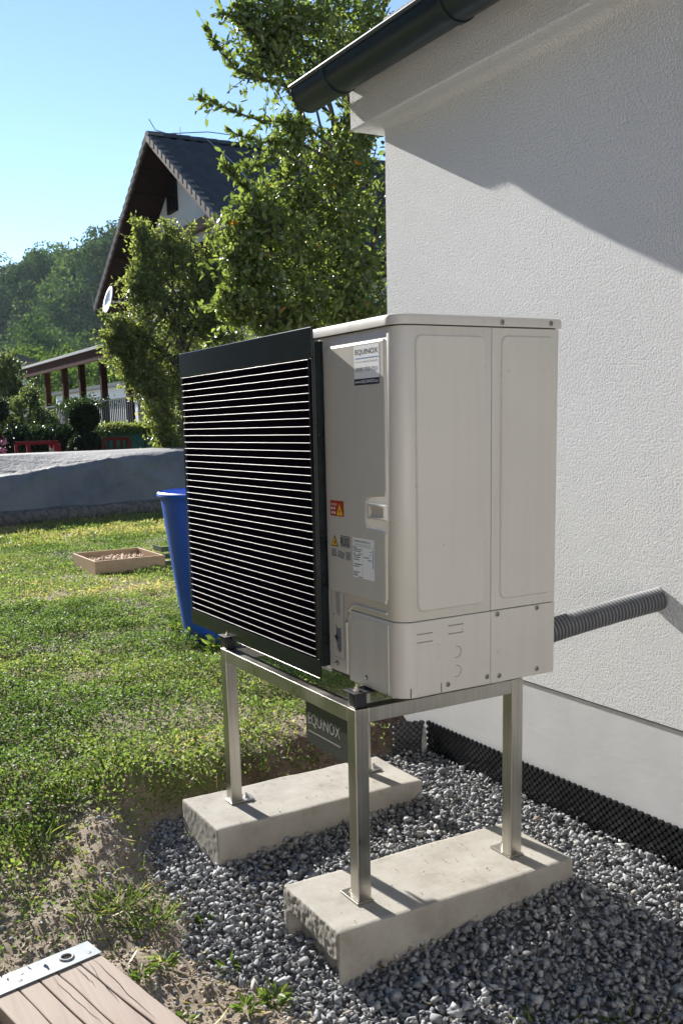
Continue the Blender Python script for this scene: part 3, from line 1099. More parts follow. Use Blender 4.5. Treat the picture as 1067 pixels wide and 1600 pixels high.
# ------------------------------------------------------------------ steel stand
XS, SW, YF, YB, ZST, LW = -0.1346, 0.8958, -0.0584, 0.5288, 0.5622, 0.0425
st = empty('steel_stand', (XS - SW / 2, (YF + YB) / 2, 0.0), 'brushed stainless steel frame on four legs carrying the heat pump', 'stand')
for x in (XS - LW, XS - SW):
    for y in (YF, YB - LW):
        G().box(x, x + LW, y, y + LW, 0.006, ZST - 0.0003, 0.0025).build('leg', M['steel'], st)
        px0 = x - 0.012 if y == YF else x - 0.03
        fx0, fx1 = (x - 0.048, x + LW + 0.004) if x > -0.5 else (x - 0.004, x + LW + 0.008)
        fy0, fy1 = (y - 0.006, y + LW + 0.006) if x > -0.5 else (y - 0.004, y + LW + 0.045)
        fp = G().box(fx0, fx1, fy0, fy1, 0.0005, 0.0065, 0.001).build('foot_plate', M['steel'], st)
        bx, by = (x - 0.024, y + LW / 2) if x > -0.5 else (x + LW / 2, y + LW + 0.024)
        g = G()
        g.lathe((bx, by, 0.0066), [(0.0, 0.0), (0.011, 0.0), (0.011, 0.0016), (0.0075, 0.0017), (0.0075, 0.007), (0.004, 0.0072), (0.004, 0.016), (0.0, 0.0165)], 6)
        g.build('bolt', M['zinc'], fp)
g_ = 0.0008
for y in (YF, YB - LW):
    G().box(XS - SW + LW + g_, XS - LW - g_, y + 0.0006, y + LW - 0.0006, ZST - 0.042, ZST - 0.0006, 0.002).build('beam', M['steel'], st)
for x in (XS - LW, XS - SW):
    G().box(x + 0.0006, x + LW - 0.0006, YF + LW + g_, YB - LW - g_, ZST - 0.042, ZST - 0.0006, 0.002).build('beam', M['steel'], st)
for x in (XS - LW / 2 - 0.003, XS - SW + LW / 2):
    for y in (YF + LW / 2 + 0.003, YB - LW / 2):
        G().box(x - 0.019, x + 0.019, y - 0.019, y + 0.019, ZST + 0.0003, ZST + 0.042, 0.004).build('rubber_damper', M['rubber'], st)
# name plate, pale letters standing in for lit cut-outs, hung under the front beam
NPX0, NPX1, NPZ0, NPZ1 = -0.432, -0.182, 0.392, 0.519
plate = G().box(NPX0, NPX1, YF + 0.011, YF + 0.014, NPZ0, NPZ1, 0.0005).build('name_plate', M['plate_dark'], st)
front_text('EQUiNOX', NPX0 + 0.014, NPZ0 + 0.052, 0.186, 0.042, M['plate_letter'], plate, YF + 0.0104, 0.012)
mk('rule', [(NPX0 + 0.014, YF + 0.0104, NPZ0 + 0.034), (NPX0 + 0.2, YF + 0.0104, NPZ0 + 0.034), (NPX0 + 0.2, YF + 0.0104, NPZ0 + 0.039), (NPX0 + 0.014, YF + 0.0104, NPZ0 + 0.039)], [(0, 1, 2, 3)], M['plate_letter'], plate)

# ------------------------------------------------------------------ heat pump
D_, ZB, ZT = 0.520, 0.6122, 1.5822
hp = empty('heat_pump', (-0.66, 0.26, ZB), 'ivory outdoor heat pump unit with black horizontal slat grille', 'heat pump')


def plan(x0, x1, y0, y1, r_, seg=10):
    """outline with the near front corner (x1,y0) rounded"""
    p = [(x0, y0), (x1 - r_ - 0.004, y0), (x1 - r_, y0)]
    for i in range(1, seg):
        t = -math.pi / 2 + math.pi / 2 * i / seg
        p.append((x1 - r_ + r_ * math.cos(t), y0 + r_ + r_ * math.sin(t)))
    p += [(x1, y0 + r_), (x1, y0 + r_ + 0.004), (x1, y1), (x0, y1)]
    return p


def shell(z0, z1, x0, x1, y0, y1, r_, top_bev=0.0, bot_bev=0.0):
    rings = []
    lv = [(z0, bot_bev), (z0 + bot_bev, 0.0)] if bot_bev else [(z0, 0.0)]
    lv += [(z1 - top_bev, 0.0), (z1 - top_bev * 0.3, top_bev * 0.3), (z1, top_bev)] if top_bev else [(z1, 0.0)]
    g = G()
    pl = [plan(x0 + i, x1 - i, y0 + i, y1 - i, max(r_ - i, 0.001)) for z, i in lv]
    n = len(pl[0])
    vs = [(*p, z) for (z, i), q in zip(lv, pl) for p in q]
    fs = []
    for k in range(len(lv) - 1):
        for i in range(n):
            fs.append((k * n + i, k * n + (i + 1) % n, (k + 1) * n + (i + 1) % n, (k + 1) * n + i))
    fs += [tuple(range(n))[::-1], tuple(range((len(lv) - 1) * n, len(lv) * n))]
    return g.add(vs, fs)


BX0 = -1.25
# dark inner body so that the seams between panels read as gaps
shell(ZB + 0.004, ZT - 0.02, BX0 + 0.006, -0.006, 0.006, D_ - 0.006, 0.04).build('inner_casing', M['seam'], hp, True)
# front/corner casing: upper wrap-round panel and lower wrap-round cover, split by a seam at z=.813
YS = 0.2925                                             # vertical seam on the side


def wrap(z0, z1, x0, o, yend, name):
    """L-shaped sheet: along the front from x0 to the corner, then along the side to yend; o = how far proud"""
    r_ = 0.045
    outer = [(x0, 0 - o)] + [(x, y) for x, y in plan(x0, 0.0 + o, 0.0 - o, yend, r_)[1:-2]] + [(0.0 + o, yend)]
    inner = [(x, y) for x, y in plan(x0, -0.005, 0.005, yend, r_ - 0.005)[1:-2]]
    inner = [(x0, 0.005)] + inner + [(-0.005, yend)]
    n = len(outer)
    vs, fs = [], []
    lv = [(z0, 0.0015), (z0 + 0.002, 0), (z1 - 0.002, 0), (z1, 0.0015)]
    for z, ins in lv:
        for (xo, yo), (xi, yi) in zip(outer, inner):
            t = ins / 0.006
            vs.append((xo + (xi - xo) * t, yo + (yi - yo) * t, z))
    for k in range(len(lv) - 1):
        for i in range(n - 1):
            fs.append((k * n + i, k * n + i + 1, (k + 1) * n + i + 1, (k + 1) * n + i))
    b0 = len(vs)
    for z in (z0, z1):
        vs += [(*p, z) for p in inner]
    for i in range(n - 1):
        fs.append((i, b0 + i, b0 + i + 1, i + 1))
        t0 = (len(lv) - 1) * n
        fs.append((t0 + i, t0 + i + 1, b0 + n + i + 1, b0 + n + i))
    return G().add(vs, fs).build(name, M['ivory'], hp, True)


wrap(0.8150, 1.5535, -0.362, 0.0, YS - 0.0012, 'front_panel')
wrap(ZB, 0.8128, -0.249, 0.0015, YS - 0.0012, 'lower_cover')
G().box(-0.362, -0.2515, -0.0005, 0.006, ZB + 0.012, 0.8149, 0.001).build('front_panel_foot', M['ivory'], hp)
G().box(BX0, -0.363, 0.0, 0.006, ZB, 1.5535).build('front_frame', M['ivory'], hp)
G().box(-0.366, -0.359, -0.011, 0.001, ZB + 0.01, 1.548, 0.002).build('front_flange', M['ivory'], hp)
G().box(-0.006, 0.0, YS + 0.0012, D_, 0.8150, 1.5535, 0.0015).build('rear_panel', M['ivory'], hp)
G().box(-0.006, 0.0008, YS + 0.0012, D_, ZB, 0.8128, 0.0012).build('terminal_cover', M['ivory'], hp)
G().box(BX0, -0.006, D_ - 0.006, D_ - 0.0002, ZB, 1.5535, 0.001).build('back_panel', M['ivory'], hp)
G().box(BX0 - 0.004, BX0 + 0.005, 0.002, D_, ZB, 1.5535, 0.001).build('far_panel', M['ivory'], hp)
lid = shell(1.5565, ZT, BX0 - 0.008, 0.0055, -0.0065, D_ + 0.004, 0.048, 0.009, 0.0).build('lid', M['ivory'], hp, True)


def rrect(x0, x1, y0, y1, r_, seg=6):
    p = []
    for cx, cy, a in ((x1 - r_, y1 - r_, 0), (x0 + r_, y1 - r_, 90), (x0 + r_, y0 + r_, 180), (x1 - r_, y0 + r_, 270)):
        for i in range(seg + 1):
            t = math.radians(a + 90 * i / seg)
            p.append((cx + r_ * math.cos(t), cy + r_ * math.sin(t)))
    return p


def emboss(poly, plane, h, bev, name, parent, material=None):
    """raised plate with soft edge on the side (plane 'x': poly in y,z) or front (plane 'y': poly in x,z)"""
    P = np.array(poly)
    c = P.mean(0)
    # inset by moving along vertex normals
    nx_ = np.roll(P, -1, 0) - np.roll(P, 1, 0)
    nn = np.stack([nx_[:, 1], -nx_[:, 0]], 1)
    nn = nn / (np.linalg.norm(nn, axis=1)[:, None] + 1e-9)
    if np.sum((P - c) * nn) < 0:
        nn = -nn
    lv = [(P, -0.0003), (P - nn * bev * 0.35, h * 0.6), (P - nn * bev, h)]
    vs, fs = [], []
    n = len(P)
    for q, hh in lv:
        for a, b_ in q:
            vs.append((hh, a, b_) if plane == 'x' else (a, -hh, b_))
    for k in range(2):
        for i in range(n):
            fs.append((k * n + i, k * n + (i + 1) % n, (k + 1) * n + (i + 1) % n, (k + 1) * n + i))
    fs.append(tuple(range(2 * n, 3 * n)))
    return G().add(vs, fs).build(name, material or M['ivory'], parent, False)


emboss(rrect(0.052, 0.268, 0.838, 1.532, 0.02), 'x', 0.006, 0.0045, 'embossed_field', hp)
emboss(rrect(0.322, 0.505, 0.842, 1.535, 0.02), 'x', 0.006, 0.0045, 'embossed_field', hp)
emboss(rrect(0.05, 0.127, 0.615, 0.75, 0.012), 'x', 0.0028, 0.003, 'knockout_field', hp)
for z in (0.718, 0.666):
    g = G()
    vs, fs = [], []
    for i in range(19):
        t = -math.pi * 0.6 + math.pi * 1.15 * i / 18
        for rr in (0.0165, 0.0148):
            vs.append((0.0026, 0.176 + rr * math.cos(t), z + rr * math.sin(t)))
    for i in range(18):
        fs.append((2 * i, 2 * i + 1, 2 * i + 3, 2 * i + 2))
    g.add(vs, fs)
    g.build('knockout', M['screw'], hp)
for (y0, y1, z0, z1) in ((0.05, 0.1, 0.779, 0.7815), (0.05, 0.1, 0.757, 0.7595), (0.15, 0.2, 0.79, 0.7925), (0.15, 0.2, 0.768, 0.7705)):
    G().box(0.0012, 0.0026, y0, y1, z0, z1).build('vent_slot', M['screw'], hp)
for (x0, x1, z0, z1) in ((-0.222, -0.185, 0.79, 0.7925), (-0.222, -0.185, 0.766, 0.7685), (-0.13, -0.082, 0.79, 0.7925), (-0.13, -0.082, 0.766, 0.7685)):
    G().box(x0, x1, -0.0026, -0.0012, z0, z1).build('vent_slot', M['screw'], hp)
for y in (0.03, 0.127):
    G().box(0.0012, 0.0028, y - 0.0008, y + 0.0008, 0.614, 0.64).build('mould_line', M['seam'], hp)
G().box(-0.141, -0.1395, -0.0026, -0.0012, 0.618, 0.65).build('mould_line', M['seam'], hp)
G().box(-0.062, -0.0605, -0.0026, -0.0012, 0.614, 0.64).build('mould_line', M['seam'], hp)
# front: upper raised field stepping round the grip, lower field, arch of the lower cover
up_poly = [(-0.332, 1.527)] + [(-0.06 + 0.012 * math.sin(math.pi / 2 * i / 5), 1.515 + 0.012 * math.cos(math.pi / 2 * i / 5)) for i in range(6)] + [(-0.048, 1.15), (-0.056, 1.136), (-0.13, 1.13), (-0.146, 1.12), (-0.15, 1.1), (-0.15, 1.07), (-0.14, 1.052), (-0.066, 1.05), (-0.054, 1.04), (-0.054, 0.87), (-0.062, 0.855), (-0.352, 0.855), (-0.352, 1.515)]
emboss(up_poly[::-1], 'y', 0.0045, 0.006, 'embossed_field', hp)
arch = [(-0.243, 0.618), (-0.243, 0.76), (-0.236, 0.785), (-0.215, 0.803), (-0.05, 0.803), (-0.05, 0.618)]
emboss(arch, 'y', 0.0035, 0.004, 'arched_field', hp)
rib = [(-0.262, 0.63, ), (-0.262, 0.775), (-0.25, 0.81), (-0.22, 0.832), (-0.06, 0.832)]
G().tube([(x, -0.001, z) for x, z in rib], 0.0035, 8).build('arch_rib', M['ivory'], hp, True)
# recessed grip
gr_ = G()
x0, x1, z0, z1 = -0.137, -0.047, 1.074, 1.116
fr = [(x0, z0), (x1, z0), (x1, z1), (x0, z1)]
i_ = 0.010
fi = [(x0 + i_, z0 + i_ * 0.7), (x1 - i_ * 1.1, z0 + i_ * 0.7), (x1 - i_ * 1.1, z1 - i_ * 0.8), (x0 + i_, z1 - i_ * 0.8)]
vs = [(a, -0.0015, b_) for a, b_ in fr] + [(a, -0.0085, b_) for a, b_ in [(x0 + 0.003, z0 + 0.003), (x1 - 0.003, z0 + 0.003), (x1 - 0.003, z1 - 0.003), (x0 + 0.003, z1 - 0.003)]] + [(a, -0.0085, b_) for a, b_ in fi] + [(a, -0.0012, b_) for a, b_ in fi]
fs = []
for k in range(3):
    for i in range(4):
        fs.append((k * 4 + i, k * 4 + (i + 1) % 4, (k + 1) * 4 + (i + 1) % 4, (k + 1) * 4 + i))
fs.append((12, 13, 14, 15))
gr_.add(vs, fs).build('grip_recess', M['ivory'], hp)
# screws
for (y, z, xx) in ((0.322, 1.567, 0.0055), (0.487, 1.568, 0.0055), (0.315, 0.803, 0.0008), (0.455, 0.804, 0.0008), (0.323, 0.630, 0.0008), (0.458, 0.630, 0.0008), (0.28, 0.634, 0.0015), (0.149, 0.633, 0.0015)):
    s_ = G()
    vs = []
    for x, rr in ((xx - 0.0005, 0.0072), (xx + 0.001, 0.0072), (xx + 0.0028, 0.0048), (xx + 0.003, 0.0)):
        for k in range(14):
            t = 2 * math.pi * k / 14
            vs.append((x, y + rr * math.cos(t), z + rr * math.sin(t)))
    fs = [(a * 14 + k, a * 14 + (k + 1) % 14, (a + 1) * 14 + (k + 1) % 14, (a + 1) * 14 + k) for a in range(3) for k in range(14)]
    sc_ = s_.add(vs, fs).build('screw', M['screw'], hp, True)
    G().box(xx + 0.0026, xx + 0.0034, y - 0.0042, y + 0.0042, z - 0.0009, z + 0.0009).box(xx + 0.0026, xx + 0.0035, y - 0.0009, y + 0.0009, z - 0.0042, z + 0.0042).build('slot', M['seam'], sc_)
for (x, z) in ((-0.318, 0.647), (-0.16, 0.64)):
    s_ = G()
    vs = [(x + rr * math.cos(2 * math.pi * k / 14), -0.0005 - d, z + rr * math.sin(2 * math.pi * k / 14)) for d, rr in ((-0.001, 0.0075), (0.0035, 0.0075), (0.0055, 0.005), (0.0057, 0.0001)) for k in range(14)]
    fs = [(a * 14 + k, a * 14 + (k + 1) % 14, (a + 1) * 14 + (k + 1) % 14, (a + 1) * 14 + k) for a in range(3) for k in range(14)]
    s_.add(vs, fs).build('screw', M['screw'], hp, True)
# foot brackets and base tray
for x in (XS - LW / 2 - 0.003, XS - SW + LW / 2):
    g = G()
    g.box(x - 0.03, x + 0.03, YF - 0.002, 0.02, ZST + 0.0425, ZST + 0.0465, 0.001)
    br = g.build('foot_bracket', M['rubber'], hp)
    G().lathe((x, YF + 0.022, ZST + 0.0466), [(0.0, 0.0), (0.011, 0.0), (0.011, 0.0018), (0.0075, 0.0019), (0.0075, 0.008), (0.0045, 0.0082), (0.0045, 0.015), (0.0, 0.0152)], 6).build('bolt', M['zinc'], br)
    g = G()
    g.box(x - 0.03, x + 0.03, YB - LW, YB + 0.01, ZST + 0.0425, ZST + 0.0465, 0.001)
    g.build('foot_bracket', M['rubber'], hp)

# grille
GXL, GXR, GZB, GZT, GYF = -1.3314, -0.3542, 0.5983, 1.5833, -0.0400
gg = G()
gg.box(GXL, GXR, GYF, GYF + 0.008, 1.5015, GZT, 0.002)                       # top band
gg.box(GXL, GXR, GYF, GYF + 0.008, GZB, 0.652, 0.002)                       # bottom band
gg.box(GXR - 0.016, GXR, GYF + 0.0004, GYF + 0.0076, 0.6525, 1.501, 0.002)
gg.box(GXL, GXL + 0.012, GYF + 0.0004, GYF + 0.0076, 0.6525, 1.501, 0.002)
gg.box(GXL + 0.01, GXR - 0.003, GYF + 0.0085, -0.001, 0.632, 1.545, 0.002)   # rear housing
grl = gg.build('grille', M['grille_black'], hp)
G().box(GXL + 0.013, GXR - 0.017, GYF + 0.0072, GYF + 0.0082, 0.653, 1.5005).build('fan_shade_sheet', M['interior'], grl)  # black sheet painted for the shade behind the slats
G().tube([(GXR - 0.0175, GYF - 0.0005, 0.655), (GXR - 0.0175, GYF - 0.0005, 1.5)], 0.0013, 8).build('edge_bead', M['slat'], grl, True)
# slat: a blade with rounded nose, shared mesh
sl = G()
prof = []
for i in range(7):
    t = math.pi / 2 + math.pi * i / 6
    prof.append((-0.0003 + 0.0011 * math.cos(t), 0.0011 * math.sin(t)))
prof += [(0.005, -0.0008), (0.005, 0.0011)]
x0_, x1_ = -(GXR - GXL - 0.033) / 2, (GXR - GXL - 0.033) / 2
sl.prism(prof, 0, x0_, x1_)
slat0 = None
for i in range(38):
    z = 1.497 + (0.658 - 1.497) * i / 37
    loc = np.array([(GXL + GXR) / 2 - 0.0015, GYF + 0.0012, z]) - np.array(hp.location)
    if slat0 is None:
        slat0 = sl.build('slat', M['slat'], None, True)
        slat0.parent = grl
        o = slat0
    else:
        o = slat0.copy()
        COL.objects.link(o)
    o.location = loc
    o.rotation_euler = (random.gauss(0, 0.01), random.gauss(0, 0.0003), random.gauss(0, 0.0003))


# stickers (flat print)
def flat(name, x0, x1, z0, z1, y, material, parent):
    return mk(name, [(x0, y, z0), (x1, y, z0), (x1, y, z1), (x0, y, z1)], [(0, 1, 2, 3)], material, parent)


def poly_front(name, pts, y, material, parent):
    return mk(name, [(a, y, b_) for a, b_ in pts], [tuple(range(len(pts)))], material, parent)


YE = -0.0049
s1 = flat('sticker', -0.191, -0.072, 1.418, 1.517, YE, M['white_label'], hp)
tag(s1, 'white company sticker with black lettering')
ye = YE - 0.0004
front_text('EQUINOX', -0.185, 1.4925, 0.107, 0.0155, M['ink'], s1, ye, 0.012)
flat('rule', -0.186, -0.076, 1.4845, 1.4865, ye, M['ink_blue'], s1)
front_text('Servis a tepelné čerpadlá', -0.186, 1.4735, 0.106, 0.0062, M['ink_grey'], s1, ye)
front_text('0905 753 753', -0.184, 1.4515, 0.103, 0.0105, M['ink_grey'], s1, ye, 0.008)
bar_ = flat('bar', -0.191, -0.072, 1.418, 1.434, ye, M['navy'], s1)
front_text('www.EQUINOX.eu', -0.187, 1.4215, 0.11, 0.009, M['white_label'], s1, ye - 0.0004, 0.008)

s2 = flat('sticker', -0.332, -0.259, 1.070, 1.113, YE, M['red_label'], hp)
tag(s2, 'small red warning label with yellow triangle')
poly_front('warning_triangle', [(-0.298, 1.073), (-0.264, 1.073), (-0.281, 1.105)], ye, M['yellow'], s2)
poly_front('bolt_mark', [(-0.282, 1.094), (-0.279, 1.088), (-0.284, 1.086), (-0.28, 1.077), (-0.2775, 1.09), (-0.2805, 1.09)], ye - 0.0004, M['ink'], s2)
front_text('WARNING', -0.329, 1.099, 0.034, 0.006, M['white_label'], s2, ye)
for k, (a, b_) in enumerate(((-0.327, 1.088), (-0.314, 1.088), (-0.325, 1.076), (-0.312, 1.076))):
    flat('print_block', a, a + 0.008, b_, b_ + 0.006, ye, M['white_label'], s2)

s3 = poly_front('warning_triangle', [(-0.330, 0.985), (-0.292, 0.985), (-0.311, 1.018)], YE, M['ink'], hp)
poly_front('triangle_field', [(-0.325, 0.9875), (-0.297, 0.9875), (-0.311, 1.0125)], ye, M['yellow'], s3)
poly_front('bolt_mark', [(-0.311, 1.005), (-0.307, 0.999), (-0.313, 0.997), (-0.309, 0.989), (-0.305, 1.0), (-0.3095, 1.0)], ye - 0.0004, M['ink'], s3)
s4 = flat('refrigerant_label', -0.281, -0.230, 0.987, 1.018, YE, M['ink'], hp)
flat('label_field', -0.2795, -0.2315, 0.9885, 1.0165, ye, M['diagram'], s4)
front_text('R32', -0.2765, 0.9915, 0.042, 0.0215, M['ink'], s4, ye - 0.0004, 0.02)
# manual pictograms
s5 = flat('pictogram', -0.331, -0.305, 0.957, 0.977, YE, M['ink_grey'], hp)
flat('page', -0.3285, -0.3195, 0.9605, 0.9755, ye, M['diagram'], s5)
flat('page', -0.3165, -0.3075, 0.9605, 0.9755, ye, M['diagram'], s5)
s6 = poly_front('pictogram', [(-0.300, 0.958), (-0.266, 0.953), (-0.258, 0.97), (-0.292, 0.976)], YE, M['ink_grey'], hp)
poly_front('page', [(-0.2965, 0.9605), (-0.281, 0.958), (-0.2755, 0.9715), (-0.2905, 0.9735)], ye, M['diagram'], s6)
poly_front('page', [(-0.279, 0.9578), (-0.268, 0.956), (-0.2615, 0.969), (-0.2735, 0.9712)], ye, M['diagram'], s6)
s7 = flat('pictogram', -0.253, -0.228, 0.953, 0.975, YE, M['ink_grey'], hp)
flat('page', -0.2515, -0.2295, 0.9545, 0.9735, ye, M['diagram'], s7)
poly_front('wrench_mark', [(-0.247, 0.957), (-0.242, 0.957), (-0.235, 0.968), (-0.24, 0.971)], ye - 0.0004, M['ink_grey'], s7)
# rating plate
s8 = flat('rating_plate', -0.216, -0.109, 0.911, 1.019, YE, M['white_label'], hp)
tag(s8, 'white rating plate printed with small black text')
front_text('DAIKIN EUROPE N.V.', -0.208, 1.0075, 0.082, 0.0055, M['ink'], s8, ye, 0.012)
front_text('AIR TO WATER HEAT PUMP', -0.206, 0.9995, 0.08, 0.0035, M['ink_grey'], s8, ye)
flat('rule', -0.214, -0.111, 0.9965, 0.9972, ye, M['ink_grey'], s8)
flat('rule', -0.1665, -0.1658, 0.913, 0.996, ye, M['ink_grey'], s8)
for k, (a, b_, wd) in enumerate(((-0.214, 0.9915, 0.02), (-0.213, 0.9865, 0.042), (-0.213, 0.9815, 0.038), (-0.213, 0.975, 0.012), (-0.188, 0.975, 0.018), (-0.213, 0.970, 0.034), (-0.208, 0.965, 0.03), (-0.213, 0.959, 0.03), (-0.208, 0.946, 0.036), (-0.213, 0.9405, 0.028), (-0.213, 0.925, 0.032), (-0.213, 0.9205, 0.02), (-0.213, 0.916, 0.022), (-0.188, 0.9125, 0.02), (-0.16, 0.968, 0.026), (-0.14, 0.962, 0.02), (-0.128, 0.985, 0.006), (-0.132, 0.976, 0.006))):
    flat('print_line', a, a + wd, b_, b_ + 0.0024, ye, M['ink_grey'], s8)
flat('print_line', -0.1655, -0.213 + 0.0005, 0.949, 0.9495, ye, M['ink_grey'], s8)
flat('side_print', -0.1165, -0.1125, 0.943, 0.992, ye, M['ink_blue'], s8)
# wiring diagram print
s9 = flat('diagram_frame', -0.340, -0.276, 0.664, 0.884, YE + 0.0038, M['ink_grey'], hp)
yd = YE + 0.0034
flat('diagram_field', -0.3385, -0.2775, 0.6655, 0.8825, yd, M['ivory'], s9)
poly_front('diagram_drawing', [(-0.322, 0.872), (-0.312, 0.858), (-0.290, 0.862), (-0.296, 0.85), (-0.296, 0.795), (-0.304, 0.784), (-0.318, 0.8), (-0.32, 0.85)], yd - 0.0004, M['diagram'], s9)
poly_front('diagram_drawing', [(-0.322, 0.764), (-0.312, 0.75), (-0.294, 0.754), (-0.292, 0.69), (-0.302, 0.68), (-0.316, 0.69)], yd - 0.0004, M['ink_grey'], s9)
poly_front('diagram_mark', [(-0.333, 0.724), (-0.322, 0.728), (-0.318, 0.738), (-0.314, 0.727), (-0.306, 0.722), (-0.316, 0.718), (-0.32, 0.708), (-0.324, 0.719)], yd - 0.0008, M['ink'], s9)
poly_front('diagram_mark', [(-0.331, 0.786), (-0.327, 0.786), (-0.327, 0.791), (-0.331, 0.791)], yd - 0.0008, M['ink'], s9)

# ------------------------------------------------------------------ gravel
def stone_variant():
    bm = bmesh.new()
    for _ in range(rng.integers(7, 10)):
        p = unit(rng.normal(size=3)) * rng.uniform(0.85, 1.15)
        bm.verts.new((p[0] * 1.0, p[1] * 0.8, p[2] * 0.62))
    r_ = bmesh.ops.convex_hull(bm, input=bm.verts[:])
    for v in [v for v in bm.verts if not v.link_faces]:
        bm.verts.remove(v)
    bmesh.ops.triangulate(bm, faces=bm.faces[:])
    bm.verts.index_update()
    V = np.array([v.co[:] for v in bm.verts])
    F = np.array([[v.index for v in f.verts] for f in bm.faces])
    bm.free()
    return V, F


variants = [stone_variant() for _ in range(24)]


def rand_rot(n):
    q = unit(rng.normal(size=(n, 4)))
    w_, x, y, z = q.T
    return np.stack([1 - 2 * (y * y + z * z), 2 * (x * y - z * w_), 2 * (x * z + y * w_), 2 * (x * y + z * w_), 1 - 2 * (x * x + z * z), 2 * (y * z - x * w_), 2 * (x * z - y * w_), 2 * (y * z + x * w_), 1 - 2 * (x * x + y * y)], 1).reshape(n, 3, 3)


def scatter_stones(name, P, S, label):
    VV, FF, var = [], [], []
    off = 0
    pick = rng.integers(0, len(variants), len(P))
    for k, (V, F) in enumerate(variants):
        ii = np.where(pick == k)[0]
        if not len(ii):
            continue
        R = rand_rot(len(ii))
        W = np.einsum('nij,vj->nvi', R, V) * S[ii][:, None, None]
        W[:, :, 2] *= 0.85
        W = W + P[ii][:, None]
        VV.append(W.reshape(-1, 3))
        FF.append((F[None] + (np.arange(len(ii)) * len(V))[:, None, None]).reshape(-1, 3) + off)
        off += W.shape[0] * W.shape[1]
        var.append(np.repeat(rng.random(len(ii)), len(V)))
    o = mkfast(name, np.concatenate(VV), np.concatenate(FF), M['stone'], None, np.concatenate(var))
    return tag(o, label, None, None, 'stuff')


def jitter_grid(x0, x1, y0, y1, s, j=0.45):
    gx, gy = np.meshgrid(np.arange(x0, x1, s), np.arange(y0, y1, s * 0.87))
    gx = gx + (np.arange(gx.shape[0]) % 2)[:, None] * s / 2
    return gx.ravel() + rng.uniform(-j, j, gx.size) * s, gy.ravel() + rng.uniform(-j, j, gy.size) * s


PX, PY, PZ, PS = [], [], [], []
for layer, (s, zo) in enumerate(((0.021, -0.015), (0.0205, -0.004), (0.026, 0.007))):
    x, y = jitter_grid(-1.35, 1.5, -0.55, YW - 0.012, s)
    keep = grav_d(x, y) > rng.uniform(-0.06, 0.03, len(x))
    for (a0, a1, b0, b1) in ((-0.356, -0.032, -0.182, 0.645), (-1.132, -0.811, -0.19, 0.643)):
        keep &= ~((x > a0 + 0.004) & (x < a1 - 0.004) & (y > b0 + 0.004 + (0.06 if a0 > -0.5 else 0)) & (y < b1 - 0.004))
    if layer == 2:
        keep &= rng.random(len(x)) < 0.55
    x, y = x[keep], y[keep]
    PX.append(x)
    PY.append(y)
    PZ.append(grav_z(x, y) + zo + rng.normal(0, 0.004, len(x)))
    PS.append(0.012 * np.exp(rng.normal(0, 0.33, len(x))) * (0.9 if layer < 1 else 1.0))
P = np.stack([np.concatenate(PX), np.concatenate(PY), np.concatenate(PZ)], 1)
scatter_stones('gravel', P, np.concatenate(PS), 'bed of grey crushed stone gravel around the concrete slabs')
# strays on the soil
x = rng.uniform(-1.3, 1.3, 4200)
y = rng.uniform(-1.2, 0.1, 4200)
d = grav_d(x, y)
keep = off_board(x, y) & (d < 0.0) & (rng.random(len(x)) < np.exp(d / 0.16) * 0.9 + 0.1 * (x > -0.7))
x, y = x[keep], y[keep]
P = np.stack([x, y, ground_z(x, y) + 0.002], 1)
scatter_stones('stray_gravel', P, 0.009 * np.exp(rng.normal(0, 0.35, len(x))), 'loose grey stones strewn over the soil by the board')

# ------------------------------------------------------------------ lawn and weeds
def lawn_patch(name, label, n, xr, yr, L, Wd, cover, yellow, blade=0.3):
    x = rng.uniform(*xr, n)
    y = rng.uniform(*yr, n)
    k = rng.random(n) < lawn_mask(x, y)
    k &= ~((x > XC - 0.05) & (y > YW - 0.1))
    k &= np.hypot(x + 3.44, y - 0.974) > 0.21
    k &= off_board(x, y)
    k &= ~((x > -7.45) & (x < -6.6) & (y > 1.1) & (y < 1.8))
    x, y = x[k], y[k]
    n = len(x)
    c = cover * (0.2 + 1.7 * np.clip(fbm(x * 4.5, y * 4.5, 3) + 0.3, 0, 1))
    isb = rng.random(n) < blade
    z = ground_z(x, y) + np.where(isb, 0, c * rng.random(n) ** 0.6)
    D = unit(rng.normal(size=(n, 3)) * np.array([1, 1, 0.35]) + np.array([0, 0, 0.25]))
    D = np.where(isb[:, None], unit(rng.normal(size=(n, 3)) * np.array([0.45, 0.45, 0.2]) + np.array([0, 0, 1.0])), D)
    LL = np.where(isb, c * 0.7 + L * 1.2, L) * rng.uniform(0.6, 1.35, n)
    WW = np.where(isb, Wd * 0.3, Wd) * rng.uniform(0.7, 1.25, n)
    V, F, kk = leaves(np.stack([x, y, z], 1), D, LL, WW, False, 0.12)
    tone = np.clip(0.49 + 0.5 * fbm(x * 0.9 + 9, y * 0.9, 3) + 0.4 * fbm(x * 3.1, y * 3.1 + 4, 2) + yellow + rng.normal(0, 0.17, n), 0, 0.999)
    o = mkfast(name, V, F, M['lawn'], None, np.repeat(tone, kk))
    return tag(o, label, None, None, 'stuff')


